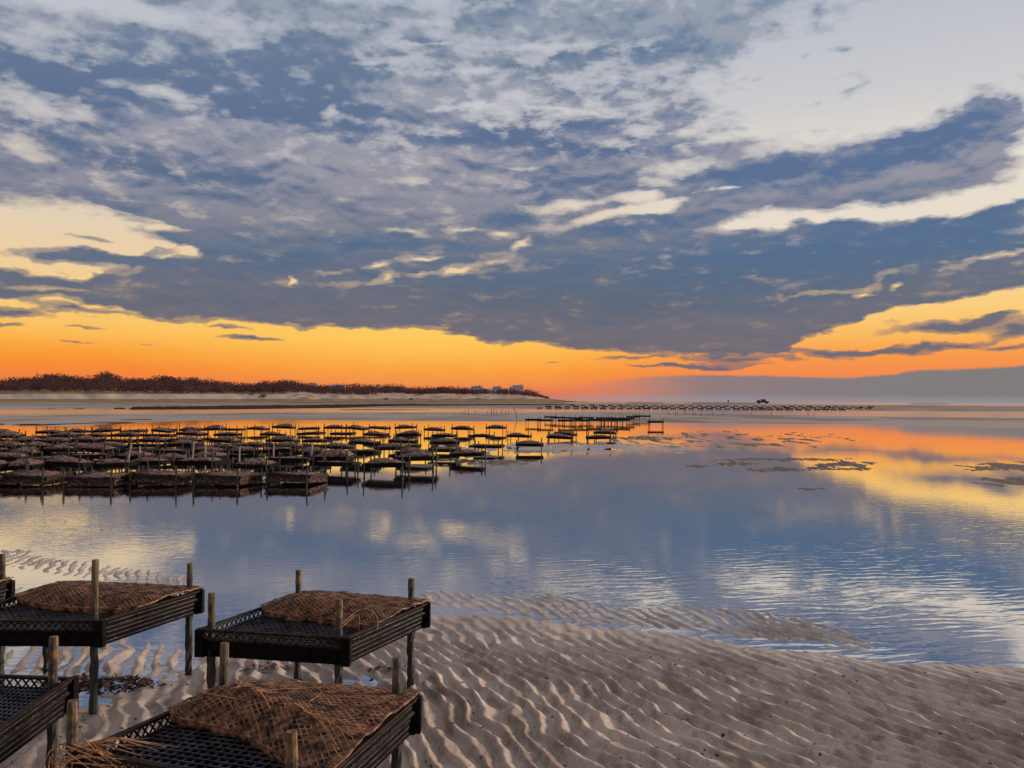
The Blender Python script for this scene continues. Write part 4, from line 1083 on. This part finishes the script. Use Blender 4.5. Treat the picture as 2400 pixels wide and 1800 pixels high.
ROWS = [ # name of row, list of (px centre, py of the tray's top edge)
 ('front row low in the water', [(-40,1108),(82,1106),(238,1108),(380,1106),(535,1107),(695,1105)], True),
 ('second row from the front', [(-30,1083),(60,1082),(165,1080),(270,1078),(355,1074),(470,1078),(600,1079),(787,1076),(907,1079)], False),
 ('third row from the front', [(20,1064),(120,1064),(222,1063),(318,1062),(412,1066),(490,1064),(568,1062),(684,1068),(780,1066),(977,1068)], False),
 ('fourth row from the front', [(-20,1050),(65,1050),(150,1049),(232,1048),(325,1048),(410,1049),(492,1048),(572,1049),(650,1052),(733,1051),(847,1052),(972,1052),(1098,1054)], False),
 ('fifth row from the front', [(10,1039),(90,1039),(170,1038),(262,1037),(345,1037),(430,1037),(519,1042),(588,1038),(676,1041),(790,1040),(920,1041),(1042,1045)], False),
 ('sixth row from the front', [(-10,1027),(62,1027),(132,1027),(205,1026),(285,1026),(360,1026),(440,1026),(527,1026),(663,1027),(744,1028),(855,1029),(945,1029),(1043,1031),(1146,1036),(1241,1034)], False),
 ('seventh row from the front', [(20,1017),(88,1017),(155,1016),(225,1015),(300,1014),(375,1014),(450,1013),(535,1012),(640,1012),(730,1012),(804,1011),(882,1012),(958,1014),(1042,1014),(1129,1015),(1217,1016),(1312,1019),(1403,1019)], False),
 ('eighth row from the front', [(5,1009),(120,1007),(185,1006),(250,1005),(315,1004),(385,1003),(450,1002),(500,1001),(548,1000),(605,999),(665,998),(725,999),(785,999),(838,999),(890,998),(952,998),(1018,1001),(1084,1001)], False),
 ('back pair row', [(1163,999),(1325,1010),(1418,1010)], False)]
for rn, items, islow in ROWS:
    for k, (px, py) in enumerate(items):
        zt = 0.22 if islow else 0.30
        lift = 0.0
        p = at(px, py + 2, zt)
        rz = R(-9) + rg.uniform(-.14, .14) - math.atan2(p[0], p[1]) * 0.15
        proto = low[k % 2] if islow else protos[rg.randrange(8)]
        s = rg.uniform(.94, 1.10) if not islow else rg.uniform(.98, 1.08)
        pos = 'leftmost' if k == 0 else ('rightmost' if k == len(items) - 1 else ORD[k] + ' from the left')
        place(proto, float(p[0]), float(p[1]), -0.02 + rg.uniform(-.03, .02), rz, s,
              f'dark oyster rack on stakes, {pos}, {rn}', f'silty mounded oyster bag, {pos}, {rn}', 'oyster racks in the mid-water field')
# distant cluster on long legs
def leg_rack(seed):
    rg = random.Random(seed); root = empty('oyster_rack')
    m = MB(); m.box(-.5, .5, -.4, .4, .30, .42)
    for x in np.linspace(-.45, .45, 6): m.box(x-.04, x+.04, -.42, -.402, .31, .41)
    m.build('tray', BLACK, root)
    for (sx, sy) in ((-1,-1),(1,-1),(1,1),(-1,1)):
        m = MB(); m.tube([(sx*.44, sy*.42, -.3), (sx*.44+rg.uniform(-.02,.02), sy*.42, .44+rg.uniform(.06,.16))], [.02,.018], 6); m.build('post', POST, root)
    return root
LR = [leg_rack(31), leg_rack(32), leg_rack(33)]
usedL = set()
CL = [(1250,979),(1278,982),(1290,975),(1306,976),(1326,981),(1336,975),(1350,977),(1362,982),(1374,976),(1392,979),(1398,981),(1412,977),(1426,977),(1432,981),(1446,977),(1458,981),(1470,976),(1484,974),(1498,973),(1511,972)]
for k, (px, py) in enumerate(CL + [(1537,983)]):
    o0 = LR[k % 3]; first = id(o0) not in usedL; usedL.add(id(o0)); r = copy_tree(o0, first)
    p = at(px, py + rg.uniform(0, 3), .42); r.location = (float(p[0]), float(p[1]), -.02); r.rotation_euler = (0, 0, rg.uniform(-.3, .3))
    if k == len(CL): tag(r, 'single long legged oyster rack standing alone right of the distant cluster', 'oyster rack', 'distant long legged racks')
    elif k < 2: tag(r, ['leftmost long legged rack of the distant cluster', 'second rack from the left in the distant long legged cluster'][k], 'oyster rack', 'distant long legged racks')
    else: tag(r, f'long legged oyster rack, {ORDT[k]} from the left in the distant cluster', 'oyster rack', 'distant long legged racks')
# furthest rows on the brown flat
m = MB(); m.box(-.55, .55, -.35, .35, .12, .40)
for sx in (-1, 1):
    for sy in (-1, 1): m.box(sx*.5-.03, sx*.5+.03, sy*.3-.03, sy*.3+.03, -.2, .46)
fr0 = m.build('oyster_rack', BLACK); firstf = True
rows3 = [(1262, 1990, 960.6, 'nearest'), (1285, 2050, 956.6, 'middle'), (1335, 2045, 953.2, 'furthest')]
for x0, x1, yb, nm in rows3:
    px = x0 + rg.uniform(0, 8); idx = 0
    while px < x1:
        o = fr0 if firstf else fr0.copy()
        if not firstf: COL.objects.link(o)
        firstf = False
        yy_ = yb + (hor(px) - hor(1650)) * 1.0
        z0 = 0.05
        for _ in range(6):
            p = at(px, yy_, z0); d = math.hypot(*p); z0 = float(ip(d, [(0,0),(150,0),(180,.05),(230,.16),(420,.73)]))
        o.location = (float(p[0]), float(p[1]), z0); o.rotation_euler = (0, 0, rg.uniform(-.2, .2)); s = rg.uniform(.8, 1.15); o.scale = (s, s, s * .8)
        tag(o, f'tiny dark oyster rack, {ORDT[idx]} from the left in the {nm} far row', 'oyster rack', f'far racks, {nm} row'); idx += 1
        px += rg.uniform(19, 23)
bank('weed_strip', [(1465,943.6,945.2),(1560,943.6,945.0)], 0.25, rnd)
bank('weed_strip', [(1618,944.3,945.8),(1780,944.6,946.0)], 0.25, rnd)
bank('weed_strip', [(2130,945.6,946.8),(2230,946.0,947.2)], 0.25, rnd)

# thin stakes
def stake(px, py, h, label, grp, matx=POST, r=.02, lean=0.0):
    p = at(px, py, 0.0); m = MB()
    m.tube([(0, 0, -.3), (lean * h * .5, 0, h * .5), (lean * h, 0, h)], [r, r*.95, r*.85], 6)
    o = m.build('stake', matx); o.location = (float(p[0]), float(p[1]), 0); tag(o, label, 'stake', grp); return o
for kk, (px, py, h) in enumerate([(1066,972,.35),(1083,973,.4),(1090,973,.6),(1098,972,.7),(1114,973,.5),(1143,972,.4),(1152,973,.8),(1157,972,.7),(1163,973,.5),(1176,973,.7),(1185,972,.5),(1192,973,.6)]):
    stake(px, py, h, f'thin dark stake, {ORDT[kk]} from the left on the grey flat', 'sparse stakes on the grey flat', r=.03)
stake(1214, 983, 1.1, 'long pole leaning left, alone before the distant rack cluster', None, r=.03, lean=-.35)
for kk, (px, py, h) in enumerate([(1500,978,.4),(1566,973,.6),(1583,974,.5),(1588,973,.8),(1604,972,1.0),(1608,972,.8),(1624,974,.7),(1630,974,.5),(1643,976,.8),(1670,974,.4),(1695,974,.5),(1760,975,.4),(1808,975,.5),(1894,976,.8),(1908,975,.5)]):
    stake(px, py, h, f'thin stake, {ORDT[kk]} from the left in the silver channel', 'sparse stakes in the silver channel', r=.03)
stake(725, 1098, .62, 'white pole leaning right over the front row of racks', None, PALEP, .035, .12)
for px, py, h, ln, lb in [(297,1096,.6,.18,'pale stake tilted right behind the third low rack'),(449,1098,.62,.08,'pale stake between the fourth and fifth low racks'),(327,1100,.55,0,'upright pale stake left of the tilted gap on the left'),
                          (561,1096,.5,0,'pale upright stake behind the fifth low rack'),(481,1098,.55,0,'upright stake right of the pale leaning stake'),(640,1098,.6,0.02,'pale upright stake by the left end of the last low rack'),(762,1110,.62,0,'dark stake right of the last low rack')]:
    stake(px, py, h, lb, 'stakes along the front row', PALEP if 'pale' in lb else POST, .024, ln)

# ------------------------------------------------------------------ pickup truck and worker on the far flat
CAR = simple('dark_truck_paint', (0.012, 0.011, 0.014), (0.02, 0.02, 0.024), 2, 0.35, 0, 0, 0.5)
TYRE = simple('tyre_rubber', (0.01, 0.01, 0.01), (0.02, 0.02, 0.02), 6, 0.9, 0, 0, 0.2)
def flat_pt(px, py):
    z0 = .5
    for _ in range(12):
        p = at(px, py, z0); d = math.hypot(*p); d = min(d, 430); z0 = float(ip(d, [(0,0),(150,0),(180,.05),(230,.16),(420,.73)]))
        dd = ray(px, py)
    return float(p[0]), float(p[1]), z0
d = 415.0; tx = d * (1788 - 1200) / F
root = empty('pickup_truck', (tx, d, 0.72), 0.05); tag(root, 'dark pickup truck parked on the far flat against the grey sky', 'pickup truck')
prof = [(-2.8,.55),(-2.8,1.15),(-.75,1.2),(-.55,1.25),(2.55,1.1),(2.8,.9),(2.8,.5)]
m = MB(); n = len(prof)
for y in (-.95, .95): m.v += [(x, y, z) for x, z in prof]
m.f += [tuple(range(n)), tuple(reversed(range(n, 2*n)))] + [(i, (i+1) % n, (i+1) % n + n, i + n) for i in range(n)]
m.build('body', CAR, root, bevel=.05)
cab = [(-.8,1.2),(-.65,1.95),(.75,2.0),(1.55,1.2)]
m = MB(); n = 4
for y in (-.85, .85): m.v += [(x, y, z) for x, z in cab]
m.f += [tuple(range(n)), tuple(reversed(range(n, 2*n)))] + [(i, (i+1) % n, (i+1) % n + n, i + n) for i in range(n)]
cb = m.build('cab', CAR, root, bevel=.05)
m = MB(); m.box(-.55, .85, -.87, -.852, 1.35, 1.85); m.build('window', GLASS, root)
m = MB(); m.box(-.9, 1.0, -.8, .8, 2.04, 2.16); m.build('roof_rack', CAR, root)
m = MB(); m.box(-2.7, -1.7, -.7, .7, 1.2, 1.75); m.build('cargo', CAR, root, bevel=.05)
for x in (-1.9, 1.85):
    for y in (-.9, .9):
        m = MB(); m.tube([(x, y-.14, .42), (x, y+.14, .42)], [.42, .42], 16); w_ = m.build('wheel', TYRE, root)
        m = MB(); m.tube([(x, y-.16, .42), (x, y+.16, .42)], [.2, .2], 10); m.build('rim', CAR, w_)
CLOTH = simple('dark_clothing', (0.012, 0.012, 0.016), (0.03, 0.03, 0.035), 4, 0.9, 0, 0, 0.2)
d = 405.0; pxx = d * (1707 - 1200) / F
verts = [(0,0,.95),(0,0,1.2),(0,0,1.42),(0,0,1.55),(0,0,1.70),(.12,0,.88),(.14,.05,.48),(.15,0,.05),(.15,-.12,.02),(-.12,0,.88),(-.16,-.06,.48),(-.17,.05,.05),(-.17,-.08,.02),
         (.2,0,1.4),(.27,-.05,1.13),(.22,-.25,.98),(-.2,0,1.4),(-.28,-.02,1.13),(-.26,-.18,.92)]
edges = [(0,1),(1,2),(2,3),(3,4),(0,5),(5,6),(6,7),(7,8),(0,9),(9,10),(10,11),(11,12),(2,13),(13,14),(14,15),(2,16),(16,17),(17,18)]
rads = [.16,.15,.15,.065,.11,.10,.075,.06,.05,.10,.075,.06,.05,.07,.05,.045,.07,.05,.045]
me = bpy.data.meshes.new('person'); me.from_pydata(verts, edges, []); me.materials.append(CLOTH)
po = bpy.data.objects.new('person', me); COL.objects.link(po); po.location = (pxx, d, .69); po.scale = (1.08, 1.08, 1.04)
sk = po.modifiers.new('skin', 'SKIN'); 
for v, r_ in zip(me.skin_vertices[0].data, rads): v.radius = (r_, r_)
me.skin_vertices[0].data[0].use_root = True
po.modifiers.new('sub', 'SUBSURF').levels = 1
tag(po, 'person in dark clothes standing on the far flat left of the truck', 'person')
